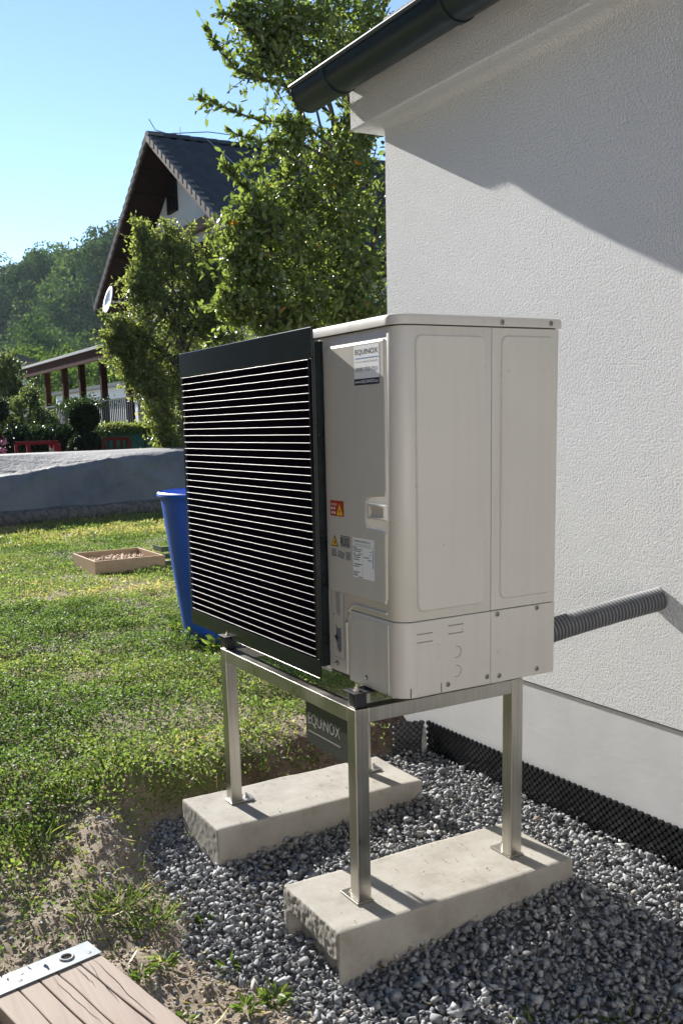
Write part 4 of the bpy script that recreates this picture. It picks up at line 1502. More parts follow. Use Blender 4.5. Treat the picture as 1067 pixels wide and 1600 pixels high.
lawn_patch('lawn', 'low green clover and weeds of the near lawn', 240000, (-5.4, -0.45), (-1.7, 3.2), 0.017, 0.0125, 0.075, -0.04, 0.07)
lawn_patch('lawn', 'yellowish green lawn around the wooden tray', 120000, (-9.5, -5.2), (-1.6, 5.5), 0.024, 0.015, 0.035, 0.13, 0.22)
lawn_patch('lawn', 'dry yellow green grass of the far lawn up to the covered pile', 100000, (-15.5, -9.2), (-2.0, 7.5), 0.04, 0.022, 0.04, 0.22, 0.3)
lawn_patch('lawn', 'grass beyond the covered pile by the neighbouring garden', 60000, (-30, -15.5), (-4.0, 14), 0.09, 0.035, 0.08, 0.05, 0.5)


def weed(name, label, c, n, L, Wd, h, blade=False, group='weeds on the soil'):
    c = np.array([c[0], c[1], float(ground_z(c[0], c[1]))])
    a = rng.uniform(0, 2 * math.pi, n)
    s = rng.random(n) ** 0.6
    up_ = rng.uniform(0.15, 1.0, n) if not blade else rng.uniform(0.15, 1.8, n)
    D = unit(np.stack([np.cos(a), np.sin(a), up_], 1))
    P = c + np.stack([np.cos(a) * s * h * 0.5, np.sin(a) * s * h * 0.5, rng.random(n) * h * (0.1 if blade else 0.6)], 1)
    V, F, kk = leaves(P, D, L * rng.uniform(0.6, 1.3, n), Wd * rng.uniform(0.7, 1.2, n), True, 0.25)
    o = mkfast(name, V, F, M['weed'], None, np.repeat(rng.random(n) ** 1.3, kk))
    return tag(o, label, 'weed', group)


def gp(px, py):
    q = on(px, py, 2, -0.11)
    return q[0], q[1]


weed('weed', 'small bright leafy weed in the soil beside the near slab', gp(428, 1545), 60, 0.032, 0.013, 0.06)
weed('weed', 'tiny weed between the board and the leafy weed', gp(385, 1575), 26, 0.026, 0.011, 0.04)
weed('weed', 'small round-leaved weed on the gravel edge above the soil patch', gp(318, 1424), 22, 0.022, 0.013, 0.03)
weed('weed', 'weed seedling at the corner of the wooden board', gp(222, 1530), 26, 0.025, 0.011, 0.035)
weed('weed', 'weed seedling by the long edge of the wooden board', gp(290, 1590), 22, 0.022, 0.01, 0.03)
weed('weed', 'low weed just above the scaffold board corner', gp(255, 1505), 34, 0.03, 0.01, 0.05)
weed('weed', 'low dark weed between gravel and soil patch', gp(360, 1490), 26, 0.028, 0.012, 0.045)
weed('weed', 'weed at the end of the farther slab', gp(300, 1300), 24, 0.03, 0.008, 0.05)
for (px, py, n, L, lab) in ((240, 1440, 90, 0.085, 'grass tuft leaning over the gravel left of the near slab'), (185, 1425, 80, 0.08, 'grass tuft on the bare soil below the mound'), (145, 1440, 50, 0.07, 'sparse grass tuft beside the soil above the board'), (120, 1290, 110, 0.1, 'tall pale grass tuft at the lawn edge above the soil mound'), (175, 1270, 90, 0.1, 'grass tuft at the head of the soil mound'), (215, 1240, 60, 0.09, 'grass tuft near the left end of the farther slab'), (60, 1340, 90, 0.1, 'shaded grass tuft at the left edge of the picture'), (430, 1165, 60, 0.1, 'grass tuft behind the farther slab under the grille'), (500, 1165, 70, 0.1, 'grass tuft behind the farther slab below the name plate'), (395, 1195, 60, 0.09, 'grass tuft beside the far leg of the stand'), (1000, 1600, 60, 0.06, 'grass growing through the gravel at the lower right'), (860, 1600, 70, 0.05, 'sparse grass in the shaded gravel at the bottom')):
    x, y = gp(px, py)
    weed('grass_tuft', lab, (x, y), n, L * 0.62, 0.0026, 0.15, True, 'grass tufts at the lawn edge')

# crumbly soil litter
x = np.concatenate([rng.uniform(-1.7, 0.4, 20000), rng.uniform(-1.9, -1.2, 3000)])
y = np.concatenate([rng.uniform(-1.3, -0.15, 20000), rng.uniform(-0.2, 1.0, 3000)])
k = off_board(x, y) & (grav_d(x, y) < 0.02) & ~((x > XC - 0.02) & (y > YW - 0.03))
x, y = x[k], y[k]
oc = scatter_stones('soil_crumbs', np.stack([x, y, ground_z(x, y)], 1), np.minimum(0.0045 * np.exp(rng.normal(0, 0.62, len(x))), 0.013), 'crumbs of dry pale soil scattered over the bare ground')
oc.data.materials.clear()
oc.data.materials.append(M['soil_clod'])
n = 1500
x, y = rng.uniform(-1.6, 0.3, n), rng.uniform(-1.2, -0.2, n)
k = off_board(x, y) & (grav_d(x, y) < 0.02)
x, y = x[k], y[k]
D = unit(rng.normal(size=(len(x), 3)) * np.array([1, 1, 0.15]))
V, F, kk = leaves(np.stack([x, y, ground_z(x, y) + 0.004], 1), D, rng.uniform(0.02, 0.07, len(x)), 0.0022)
tag(mkfast('dry_straw', V, F, M['weed'], None, np.repeat(rng.uniform(0.9, 1.0, len(x)), kk)), 'dry straw litter on the bare soil', None, None, 'stuff')

for (px, py, n, lab) in ((296, 985, 130, 'leafy weed clump at the left foot of the blue barrel'), (325, 1002, 130, 'leafy weed clump in front of the blue barrel under the grille'), (350, 1018, 90, 'leafy weed clump beside the far steel leg and the barrel')):
    q = on(px, py, 2, 0.0)
    weed('weed', lab, (q[0] + 0.1, q[1] - 0.05), n, 0.055, 0.022, 0.17)

# clods
def clod(name, label, c, r_, cat, flat_=0.6, material=None):
    bm = bmesh.new()
    bmesh.ops.create_icosphere(bm, subdivisions=3, radius=1)
    V = np.array([v.co[:] for v in bm.verts])
    k = 1 + 0.5 * fbm(V[:, 0] * 1.6 + c[0] * 7, V[:, 1] * 1.6 + V[:, 2] * 2.1, 4)
    for v, s in zip(bm.verts, k):
        v.co = v.co * s
    g = G().bm(bm)
    g.v = [(c[0] + p[0] * r_, c[1] + p[1] * r_ * 0.7, c[2] + p[2] * r_ * flat_) for p in g.v]
    return tag(g.build(name, material or M['soil_clod'], None, True), label, cat)


q = on(232, 1010, 2, 0.03)
clod('earth_clod', 'brown clod of earth lying in the lawn left of the blue barrel', (q[0], q[1], float(ground_z(q[0], q[1])) + 0.05), 0.05, 'clod', 0.5)

# ------------------------------------------------------------------ scaffold board
A = np.array([-0.372, -0.725])
Bp = np.array([0.037, -0.636])
du = np.array([0.92, 0.2])
du = (Bp - A) / np.linalg.norm(Bp - A)
dv = np.array([du[1], -du[0]])          # towards -y
E0 = np.array([-0.444, -0.739])
sb = empty('scaffold_board', (E0[0], E0[1], -0.105), 'weathered pale scaffold board with a galvanised end band, lying on the soil', 'board')


def bpnt(u, v, z):
    p = E0 + du * u + dv * v
    return (p[0], p[1], z)


def bbox(u0, u1, v0, v1, z0, z1, bev=0.0, wav=0):
    g = G()
    g.box(u0, u1, v0, v1, z0, z1, bev)
    g.v = [bpnt(*p) for p in g.v]
    return g


ZTOP = -0.060
edges = [0.0, 0.062, 0.125, 0.176, 0.236, 0.3]
for i in range(5):
    g = G()
    nseg = 40
    vs, fs = [], []
    for k in range(nseg + 1):
        u = 0.03 + (1.25 - 0.03) * k / nseg
        gp_ = 0.0008 + 0.0022 * (0.5 + vnoise(u * 5 + i * 9, i * 3.3))
        j0 = 0.008 * float(fbm(u * 3, (i) * 7.7, 3)) if i else 0.003 * float(fbm(u * 9, 2.2, 3))
        j1 = 0.008 * float(fbm(u * 3, (i + 1) * 7.7, 3)) if i < 4 else 0.0
        v0 = edges[i] + j0 + gp_
        v1 = edges[i + 1] + j1 - gp_
        zt = ZTOP - 0.001 * (i % 2) + 0.0015 * float(fbm(u * 4, i * 5.1, 2))
        for (v, z) in ((v0, ZTOP - 0.042), (v0, zt - 0.0015), (v0 + 0.002, zt), (v1 - 0.002, zt), (v1, zt - 0.0015), (v1, ZTOP - 0.042)):
            vs.append(bpnt(u, v, z))
    for k in range(nseg):
        for j in range(6):
            fs.append((k * 6 + j, k * 6 + (j + 1) % 6, (k + 1) * 6 + (j + 1) % 6, (k + 1) * 6 + j))
    fs += [tuple(range(6)), tuple(range(nseg * 6, nseg * 6 + 6))]
    g.add(vs, fs).build('plank', M['board'], sb)
for (ua, va, ub, vb) in ((0.075, 0.03, 0.42, 0.046), (0.08, 0.045, 0.3, 0.075), (0.09, 0.145, 0.35, 0.152), (0.078, 0.075, 0.2, 0.085)):
    g = G()
    vs, fs = [], []
    for k in range(26):
        t = k / 25
        wdt = 0.0007 * math.sin(math.pi * t) + 0.00015
        v = va + (vb - va) * t + 0.007 * float(fbm(t * 4 + va * 50, 1.1, 3))
        u = ua + (ub - ua) * t
        vs += [bpnt(u, v - wdt, ZTOP + 0.0013), bpnt(u, v + wdt, ZTOP + 0.0013)]
    for k in range(25):
        fs.append((2 * k, 2 * k + 1, 2 * k + 3, 2 * k + 2))
    g.add(vs, fs).build('crack', M['dark_wood'], sb)
# band: U-shaped sheet over the end, with a rolled eyelet
g = bbox(-0.004, 0.074, -0.004, 0.306, ZTOP + 0.0022, ZTOP + 0.0042, 0.0008)
g2 = bbox(-0.006, -0.0042, -0.004, 0.306, ZTOP - 0.046, ZTOP + 0.004)
g.add(g2.v, g2.f)
band = g.build('end_band', M['galv'], sb)
eu, ev = 0.032, 0.078
p = bpnt(eu, ev, ZTOP + 0.0042)
G().lathe(p, [(0.0135, 0.0002), (0.0195, 0.0002), (0.0205, 0.002), (0.018, 0.0042), (0.0145, 0.004), (0.0135, 0.002), (0.0135, 0.0002)], 28).build('eyelet', M['galv'], band, True)
G().lathe(p, [(0.0, 0.0004), (0.0138, 0.0004)], 28).build('eyelet_hole', M['dark_wood'], band)
for (u, v) in ((0.052, 0.022), (0.048, 0.215), (0.022, 0.2), (0.022, 0.27)):
    p = bpnt(u, v, ZTOP + 0.0042)
    G().lathe(p, [(0.0, 0.0012), (0.003, 0.001), (0.005, 0.0), (0.0062, 0.0)], 12).build('rivet', M['galv'], band, True)

# ------------------------------------------------------------------ blue barrel
bc = (-3.44, 0.974, float(ground_z(-3.44, 0.974)) - 0.02)
prof = [(0.0, 0.012), (0.2, 0.0), (0.212, 0.012)]
for i in range(1, 13):
    t = i / 12
    prof.append((0.212 + 0.113 * t + 0.004 * math.sin(t * 3.1), 0.012 + 0.915 * t))
prof += [(0.337, 0.927), (0.346, 0.94), (0.343, 0.955), (0.334, 0.962), (0.325, 0.955), (0.321, 0.93), (0.206, 0.03), (0.0, 0.025)]
bar = empty('blue_barrel', bc, 'tall blue plastic water barrel behind the black grille', 'barrel')
G().lathe(bc, prof[:15] + prof[-4:], 48).build('shell', M['blue'], bar, True)
G().lathe(bc, prof[14:20], 48).build('rim', M['blue'], bar, True)

# ------------------------------------------------------------------ wooden tray with chips, green crate
tx0, tx1, ty0, ty1 = -7.38, -6.62, 1.12, 1.8
tz = float(ground_z(-7, 1.45))
tr = empty('wooden_tray', ((tx0 + tx1) / 2, (ty0 + ty1) / 2, tz), 'shallow wooden tray of wood chips standing on the lawn', 'tray')
th = 0.018
G().box(tx1 - th, tx1, ty0, ty1, tz, tz + 0.135, 0.002).build('side_board', M['tray_wood'], tr)
G().box(tx0, tx0 + th, ty0, ty1, tz, tz + 0.135, 0.002).build('side_board', M['tray_wood'], tr)
G().box(tx0 + th, tx1 - th, ty0, ty0 + th, tz, tz + 0.133, 0.002).build('side_board', M['tray_wood'], tr)
G().box(tx0 + th, tx1 - th, ty1 - th, ty1, tz, tz + 0.133, 0.002).build('side_board', M['tray_wood'], tr)
G().box(tx0 + th, tx1 - th, ty0 + th, ty1 - th, tz + 0.005, tz + 0.02).build('bottom', M['tray_wood'], tr)
n = 500
x = rng.uniform(tx0 + 0.06, tx1 - 0.04, n)
y = rng.uniform(ty0 + 0.04, ty1 - 0.06, n)
zz = tz + 0.03 + 0.055 * np.exp(-(((x + 7.0) / 0.3) ** 2 + ((y - 1.45) / 0.28) ** 2)) * rng.random(n) ** 0.4 + 0.02
R = rand_rot(n)
bxv = np.array([(a, b_, c) for a in (-1, 1) for b_ in (-1, 1) for c in (-1, 1)]) * np.array([0.028, 0.011, 0.005])
W = np.einsum('nij,vj->nvi', R, bxv) * rng.uniform(0.6, 1.3, n)[:, None, None] + np.stack([x, y, zz], 1)[:, None]
fq = np.array([(0, 1, 3, 2), (4, 6, 7, 5), (0, 4, 5, 1), (2, 3, 7, 6), (0, 2, 6, 4), (1, 5, 7, 3)])
oc = mkfast('wood_chips', W.reshape(-1, 3), (fq[None] + (np.arange(n) * 8)[:, None, None]).reshape(-1, 4), M['chips'], None, None, False, 4)
tag(oc, 'heap of pale wood chips lying in the wooden tray', None, None, 'stuff')
q = on(258, 885, 2, 0.0)
cr = empty('green_crate', (q[0], q[1], tz), 'small dark green crate half hidden behind the blue barrel', 'crate')
for k in range(3):
    G().box(q[0] - 0.2, q[0] + 0.02, q[1] - 0.04, q[1] - 0.025, tz + 0.01 + k * 0.07, tz + 0.06 + k * 0.07).build('slat', M['crate'], cr)
    G().box(q[0] + 0.02, q[0] + 0.035, q[1] - 0.04, q[1] + 0.3, tz + 0.01 + k * 0.07, tz + 0.06 + k * 0.07).build('slat', M['crate'], cr)
G().box(q[0] - 0.2, q[0] + 0.019, q[1] - 0.024, q[1] + 0.3, tz + 0.005, tz + 0.02).build('bottom', M['crate'], cr)

# ------------------------------------------------------------------ tarpaulin-covered pile and log
ED = np.array([-0.275, 0.961])
ND = np.array([-0.961, -0.275])
O0 = np.array([-11.94, 1.314])
nu, nv = 260, 80
us = np.linspace(-4.5, 8.0, nu)
vs = []
secs = []
for u in us:
    ztop = np.interp(u, [-4.5, 0.0, 1.2, 2.2, 3.2, 8], [0.6, 0.66, 0.78, 0.9, 0.93, 0.98])
    back = np.interp(u, [-4.5, 0, 2, 3, 8], [0.95, 0.98, 0.98, 0.97, 1.0])
    sec = [(0.0, 0.16), (0.03, 0.3), (0.1, ztop - 0.08), (0.16, ztop), (0.3, ztop + 0.03), (1.0, max(back, ztop + 0.02)), (1.9, max(back, ztop) + 0.0), (2.15, 0.6), (2.25, 0.02)]
    secs.append(sec)
Vt = np.zeros((nu, nv, 3))
for i, (u, sec) in enumerate(zip(us, secs)):
    s_ = np.array(sec)
    ln = np.concatenate([[0], np.cumsum(np.hypot(*np.diff(s_, axis=0).T))])
    tt = np.linspace(0, 1, nv) * ln[-1]
    o_ = np.interp(tt, ln, s_[:, 0])
    z_ = np.interp(tt, ln, s_[:, 1])
    crease = np.abs(vnoise(u * 2.4 + tt * 2.0, tt * 0.8 - u * 0.3)) ** 0.5
    fold = 0.03 * crease + 0.07 * (0.5 - np.abs(fbm(u * 0.8 - tt * 1.3 + 4, tt * 0.7 + u * 0.5, 3))) ** 2 + 0.022 * fbm(u * 1.1 + tt * 0.9, tt * 1.4 - u * 0.4, 4) + 0.03 * np.abs(vnoise(u * 1.6 - tt * 2.2, tt * 0.4)) + 0.02 * np.sin(u * 2.3 + tt * 3.0) * np.exp(-tt)
    for (u0, m_, t0, am) in ((0.3, 1.8, 0.3, 0.05), (1.1, -1.5, 0.4, 0.04), (1.9, 2.4, 0.3, 0.05), (2.4, -2.2, 0.5, 0.045), (3.3, 1.4, 0.3, 0.04), (-0.6, -1.9, 0.4, 0.05), (4.4, -1.2, 0.4, 0.04), (5.5, 2.0, 0.3, 0.04), (-2.0, 1.5, 0.4, 0.05)):
        dl = np.abs((u - u0) - m_ * (tt - t0))
        fold = fold + am * np.exp(-dl / 0.09) * np.exp(-((tt - t0) / 0.7) ** 2)
    edge = np.clip(tt / 0.15, 0, 1)
    o_ = o_ - fold * (0.5 + 0.5 * (tt < 0.9))
    z_ = z_ + fold * 0.7 * edge * np.where(tt > 0.75, 0.3, 1.0) + 0.03 * vnoise(u * 1.2, 3.3) * (1 - edge)
    Vt[i, :, 0] = O0[0] + ED[0] * u + ND[0] * o_
    Vt[i, :, 1] = O0[1] + ED[1] * u + ND[1] * o_
    Vt[i, :, 2] = z_
idx = np.arange(nu * nv).reshape(nu, nv)
quads = np.stack([idx[:-1, :-1], idx[1:, :-1], idx[1:, 1:], idx[:-1, 1:]], -1).reshape(-1, 4)
tp = mkfast('tarpaulin_cover', Vt.reshape(-1, 3), quads, M['tarp'], None, None, True, 4)
sm = tp.modifiers.new('thick', 'SOLIDIFY')
sm.thickness = 0.006
tag(tp, 'creased grey tarpaulin draped over a long low pile on the lawn', 'tarpaulin')
lp = []
for i in range(40):
    u = -4.5 + 12.5 * i / 39
    p = O0 + ED * u - ND * (0.05 + 0.03 * math.sin(u * 1.3))
    lp.append((p[0], p[1], 0.1 + 0.012 * math.sin(u * 2.2)))
tag(G().tube(lp, [0.125 + 0.012 * math.sin(i * 1.9) for i in range(40)], 14).build('log', M['bark'], None, True), 'long weathered log lying along the foot of the tarpaulin pile', 'log')
for k, (px, py, r_) in enumerate(((82, 715, 0.05), (120, 716, 0.035))):
    q = at(px, py, 16.2)
    # rests on the tarp's top
    clod('weight_stone', ('dark stone weighing down the tarpaulin top', 'smaller stone weighing down the tarpaulin right of the dark one')[k], (q[0], q[1], 1.02), r_, 'stone')

# ------------------------------------------------------------------ garden behind the pile
def red_frame(name, label, px0, px1, pyt, depth, posts, material, thick):
    a, b_ = at(px0, pyt, depth), at(px1, pyt, depth + 0.1)
    root = empty(name, (a[0], a[1], 0.0), label, 'frame')
    zt = a[2]
    a, b_ = Vector((a[0], a[1], zt)), Vector((b_[0], b_[1], zt))
    g = G().obox(a, b_, 0.06, 0.07)
    g.build('top_rail', material, root)
    for t, wd in posts:
        p = a.lerp(b_, t)
        G().obox((p.x, p.y, 0.0), (p.x, p.y, zt - 0.036), wd, 0.07, (1, 0, 0)).build('post', material, root)
    return root


red_frame('red_frame', 'bright red painted frame standing left of the clipped topiary', 24, 92, 693, 19.5, ((0.02, 0.06), (0.3, 0.07), (0.82, 0.06), (0.96, 0.14)), M['red_paint'], 1)
red_frame('red_frame', 'brown red frame standing right of the clipped topiary', 160, 203, 686, 19.5, ((0.45, 0.06), (0.7, 0.04), (0.96, 0.09), (0.03, 0.06)), M['brown_paint'], 1)


def ball_crown(c, r_, n, leaf, material, root, name='crown', squash=0.95, fuzz=0.06):
    d = unit(rng.normal(size=(n, 3)))
    P = np.array(c) + d * r_ * np.array([1, 1, squash]) * (1 - fuzz + fuzz * 1.3 * rng.random((n, 1)))
    D = unit(d * 0.6 + rng.normal(size=(n, 3)) * 0.7)
    V, F, kk = leaves(P, D, leaf[0] * rng.uniform(0.6, 1.3, n), leaf[1] * rng.uniform(0.6, 1.3, n), False)
    # dense core so that no light passes
    bm = bmesh.new()
    bmesh.ops.create_icosphere(bm, subdivisions=3, radius=r_ * 0.93)
    CV = np.array([v.co[:] for v in bm.verts]) * np.array([1, 1, squash]) + np.array(c)
    CF = np.array([[v.index for v in f.verts] for f in bm.faces])
    bm.free()
    var = np.concatenate([np.repeat(rng.random(n), kk), np.zeros(len(CV))])
    return mkfast(name, np.concatenate([V, CV]), np.concatenate([F, CF + len(V)]), material, root, var)


c1, c2 = at(132, 651, 20.5), at(136, 702, 20.5)
tp_ = empty('topiary', (c2[0], c2[1], 0.0), 'dark topiary clipped into two balls behind the tarpaulin', 'topiary')
G().tube([(c2[0], c2[1], 0), (c2[0], c2[1], 0.7), (c1[0], c1[1], c1[2])], [0.05, 0.045, 0.04], 8).build('trunk', M['bark'], tp_, True)
ball_crown(c1, 0.31, 5200, (0.05, 0.025), M['leaf_thuja'], tp_, 'upper_ball')
ball_crown((c2[0], c2[1], c2[2]), 0.38, 6000, (0.05, 0.025), M['leaf_thuja'], tp_, 'lower_ball')


def shrub(name, label, cat, ells, base, leaf, material, per, nleaf=10, tw=0.3, group=None, top=None, tr_=0.04):
    b = np.array(base)
    t = top or (b[0], b[1], max(e[2] for e in ells) * 0.75)
    return make_tree(name, label, cat, (b[0], b[1], 0.0), t, tr_, ells, leaf, material, tw, per, nleaf, False, group, (), True, tr_ * 0.5)


def E_(px, py, d, rpx, ry=None, depth=1.0):
    """ellipsoid from picture size at a distance: centre + radii (x,y,z)"""
    c = at(px, py, d)
    r_ = rpx / FPX * d
    rz = (ry or rpx) / FPX * d
    return (*c, r_ * depth, r_ * depth, rz)


shrub('fruit_bush', 'pale grey green fruit tree at the far left behind the lighter shrub', 'tree', [E_(10, 580, 26, 30, 38), E_(-28, 600, 27, 40, 45), E_(26, 618, 26, 26)], at(10, 650, 26), (0.085, 0.05), M['leaf_light'], 200, 12, 0.3)
shrub('light_shrub', 'light green leafy shrub beside the terrace left of the topiary', 'shrub', [E_(42, 648, 23, 32, 34), E_(72, 662, 23, 22, 26), E_(15, 668, 23, 26, 28), E_(48, 618, 23, 18, 20)], at(50, 700, 23), (0.07, 0.04), M['leaf_light'], 260, 12, 0.25)
shrub('dark_bush', 'dark round bush at the left edge of the picture', 'bush', [E_(-6, 640, 22.5, 22, 22)], at(-6, 680, 22.5), (0.06, 0.035), M['leaf_hedge'], 700, 12, 0.2)
# hedge: one clipped run
hg = empty('hedge', tuple(np.append(at(60, 700, 21.8)[:2], 0.0)), 'dark clipped hedge running behind the red frame', 'hedge')
HV, HF, hv = [], [], []
off = 0
ha, hb = at(-90, 700, 21.5), at(140, 700, 21.9)
n = 26000
t = rng.random(n)
ph = rng.random(n)
topz = 1.42 + 0.1 * fbm(t * 14, t * 0, 3)
P = np.stack([ha[0] + (hb[0] - ha[0]) * t, ha[1] + (hb[1] - ha[1]) * t, topz * np.sqrt(ph)], 1) + rng.normal(size=(n, 3)) * np.array([0.22, 0.2, 0.05])
V, F, kk = leaves(P, unit(rng.normal(size=(n, 3))), 0.07 * rng.uniform(0.6, 1.3, n), 0.04 * rng.uniform(0.6, 1.3, n))
mkfast('foliage', V, F, M['leaf_hedge'], hg, np.repeat(rng.random(n), kk))
G().obox((ha[0], ha[1], 0.6), (hb[0], hb[1], 0.6), 0.3, 1.2).build('stems', M['twig'], hg)
# pink flowers at far left
fl = at(2, 690, 20)
fp_ = empty('flowering_plant', (fl[0], fl[1], 0.0), 'pink flowering plant at the left edge beside the red frame', 'flower')
n = 160
P = np.array([fl[0], fl[1], 0.95]) + rng.normal(size=(n, 3)) * np.array([0.07, 0.07, 0.16])
V, F, kk = leaves(P, unit(rng.normal(size=(n, 3))), 0.05, 0.045)
tag(mkfast('flowers', V, F, M['pink'], fp_), kind='stuff')
G().tube([(fl[0], fl[1], 0), (fl[0], fl[1], 0.6), (fl[0], fl[1], 1.1)], [0.015, 0.012, 0.008], 6).build('stem', M['leaf_hedge'], fp_)

# green net fence with ivy on top
fa, fb = at(120, 690, 23.2), at(420, 690, 20.8)
nf = empty('net_fence', (fa[0], fa[1], 0.0), 'green shade net fence with ivy on top behind the topiary', 'fence')
vs, fs = [], []
for i in range(41):
    t = i / 40
    x, y = fa[0] + (fb[0] - fa[0]) * t, fa[1] + (fb[1] - fa[1]) * t
    for j in range(9):
        wv = 0.03 * math.sin(i * 0.9 + j * 0.6) + 0.02 * math.sin(i * 2.1 - j)
        vs.append((x + wv, y + wv, 1.34 * j / 8))
for i in range(40):
    for j in range(8):
        fs.append((i * 9 + j, (i + 1) * 9 + j, (i + 1) * 9 + j + 1, i * 9 + j + 1))
net = mk('net', vs, fs, M['net'], nf, True)
sm = net.modifiers.new('thick', 'SOLIDIFY')
sm.thickness = 0.004
for i in range(0, 41, 8):
    t = i / 40
    x, y = fa[0] + (fb[0] - fa[0]) * t - 0.06, fa[1] + (fb[1] - fa[1]) * t - 0.06
    G().tube([(x, y, 0), (x, y, 1.4)], 0.025, 8).build('post', M['iron'], nf, True)
n = 5200
t = rng.random(n)
P = np.stack([fa[0] + (fb[0] - fa[0]) * t, fa[1] + (fb[1] - fa[1]) * t, 1.36 + 0.06 * fbm(t * 30, t * 0, 3)], 1) + rng.normal(size=(n, 3)) * np.array([0.07, 0.07, 0.06])
V, F, kk = leaves(P, unit(rng.normal(size=(n, 3)) - np.array([0, 0, 0.4])), 0.075 * rng.uniform(0.6, 1.3, n), 0.05)
mkfast('ivy', V, F, M['leaf_plum'], nf, np.repeat(rng.random(n), kk))

# ------------------------------------------------------------------ neighbour's terrace roof
pg = empty('terrace_roof', (-29.5, 7.3, 0.0), 'brown timber terrace roof on posts with black railing beside the neighbouring house', 'terrace')
yP = 7.2
G().prism([(yP - 0.25, 3.62), (yP + 2.2, 4.0), (yP + 2.2, 4.08), (yP - 0.25, 3.7)], 0, -35.6, -22.5).build('roof_sheet', M['far_plaster'], pg)
G().box(-35.5, -22.6, yP - 0.2, yP - 0.12, 3.3, 3.615).build('fascia', M['pergola_wood'], pg)
for x in (-32.2, -29.9, -27.9, -25.7, -23.4):
    G().box(x - 0.09, x + 0.09, yP - 0.1, yP + 0.08, 0.0, 3.36, 0.01).build('post', M['pergola_wood'], pg)
G().box(-35.4, -22.5, yP - 0.3, yP + 2.0, 0.5, 1.0).build('deck', M['far_plaster'], pg)
rl_ = G()
rl_.box(-33.0, -22.6, yP - 0.26, yP - 0.22, 2.12, 2.17)
rl_.box(-33.0, -22.6, yP - 0.26, yP - 0.22, 1.12, 1.16)
x = -33.0
while x < -22.6:
    rl_.box(x - 0.015, x + 0.015, yP - 0.255, yP - 0.225, 1.161, 2.119)
    x += 0.165
rl_.build('railing', M['iron'], pg)
n = 1500
P = np.array([-27.4, yP - 0.3, 2.1]) + rng.normal(size=(n, 3)) * np.array([1.1, 0.08, 0.1])
V, F, kk = leaves(P, unit(rng.normal(size=(n, 3))), 0.1, 0.06)
mkfast('flower_boxes', V, F, M['leaf_hedge'], pg, np.repeat(rng.random(n), kk))
# white garage behind
wg = empty('white_garage', (-42, 13, 0.0), 'plain white flat-roofed building seen between the terrace posts', 'building')
G().box(-46, -33.5, 11.0, 16.0, 0.0, 3.05).build('wall', M['white_wall'], wg)
G().box(-46.2, -33.3, 10.8, 16.2, 3.052, 3.2).build('roof', M['roof_dark'], wg)
wh = at(-60, 560, 60)
dh = empty('far_house', (wh[0], wh[1], 0.0), 'dark roofed house far away at the left edge', 'house')
G().box(wh[0] - 4, wh[0] + 4, wh[1] - 3, wh[1] + 3, 0.0, wh[2] - 0.4).build('wall', M['far_plaster'], dh)
G().prism([(wh[1] - 3.8, wh[2] - 0.5), (wh[1], wh[2] + 0.9), (wh[1] + 3.8, wh[2] - 0.5)], 0, wh[0] - 4.5, wh[0] + 4.5).build('roof', M['roof_dark'], dh)

# ------------------------------------------------------------------ neighbour's steep gabled house
AP = np.array([-23.29, 8.05, 8.857])
MS = 0.676
HL = 5.5
RL = 11.0
nh = empty('gabled_house', (AP[0], AP[1] + 5, 0.0), 'neighbouring house with steep dark tiled gable roof and brown eaves', 'house')
GY = AP[1] + 0.95


def roofz(s):
    return AP[2] - MS * abs(s)


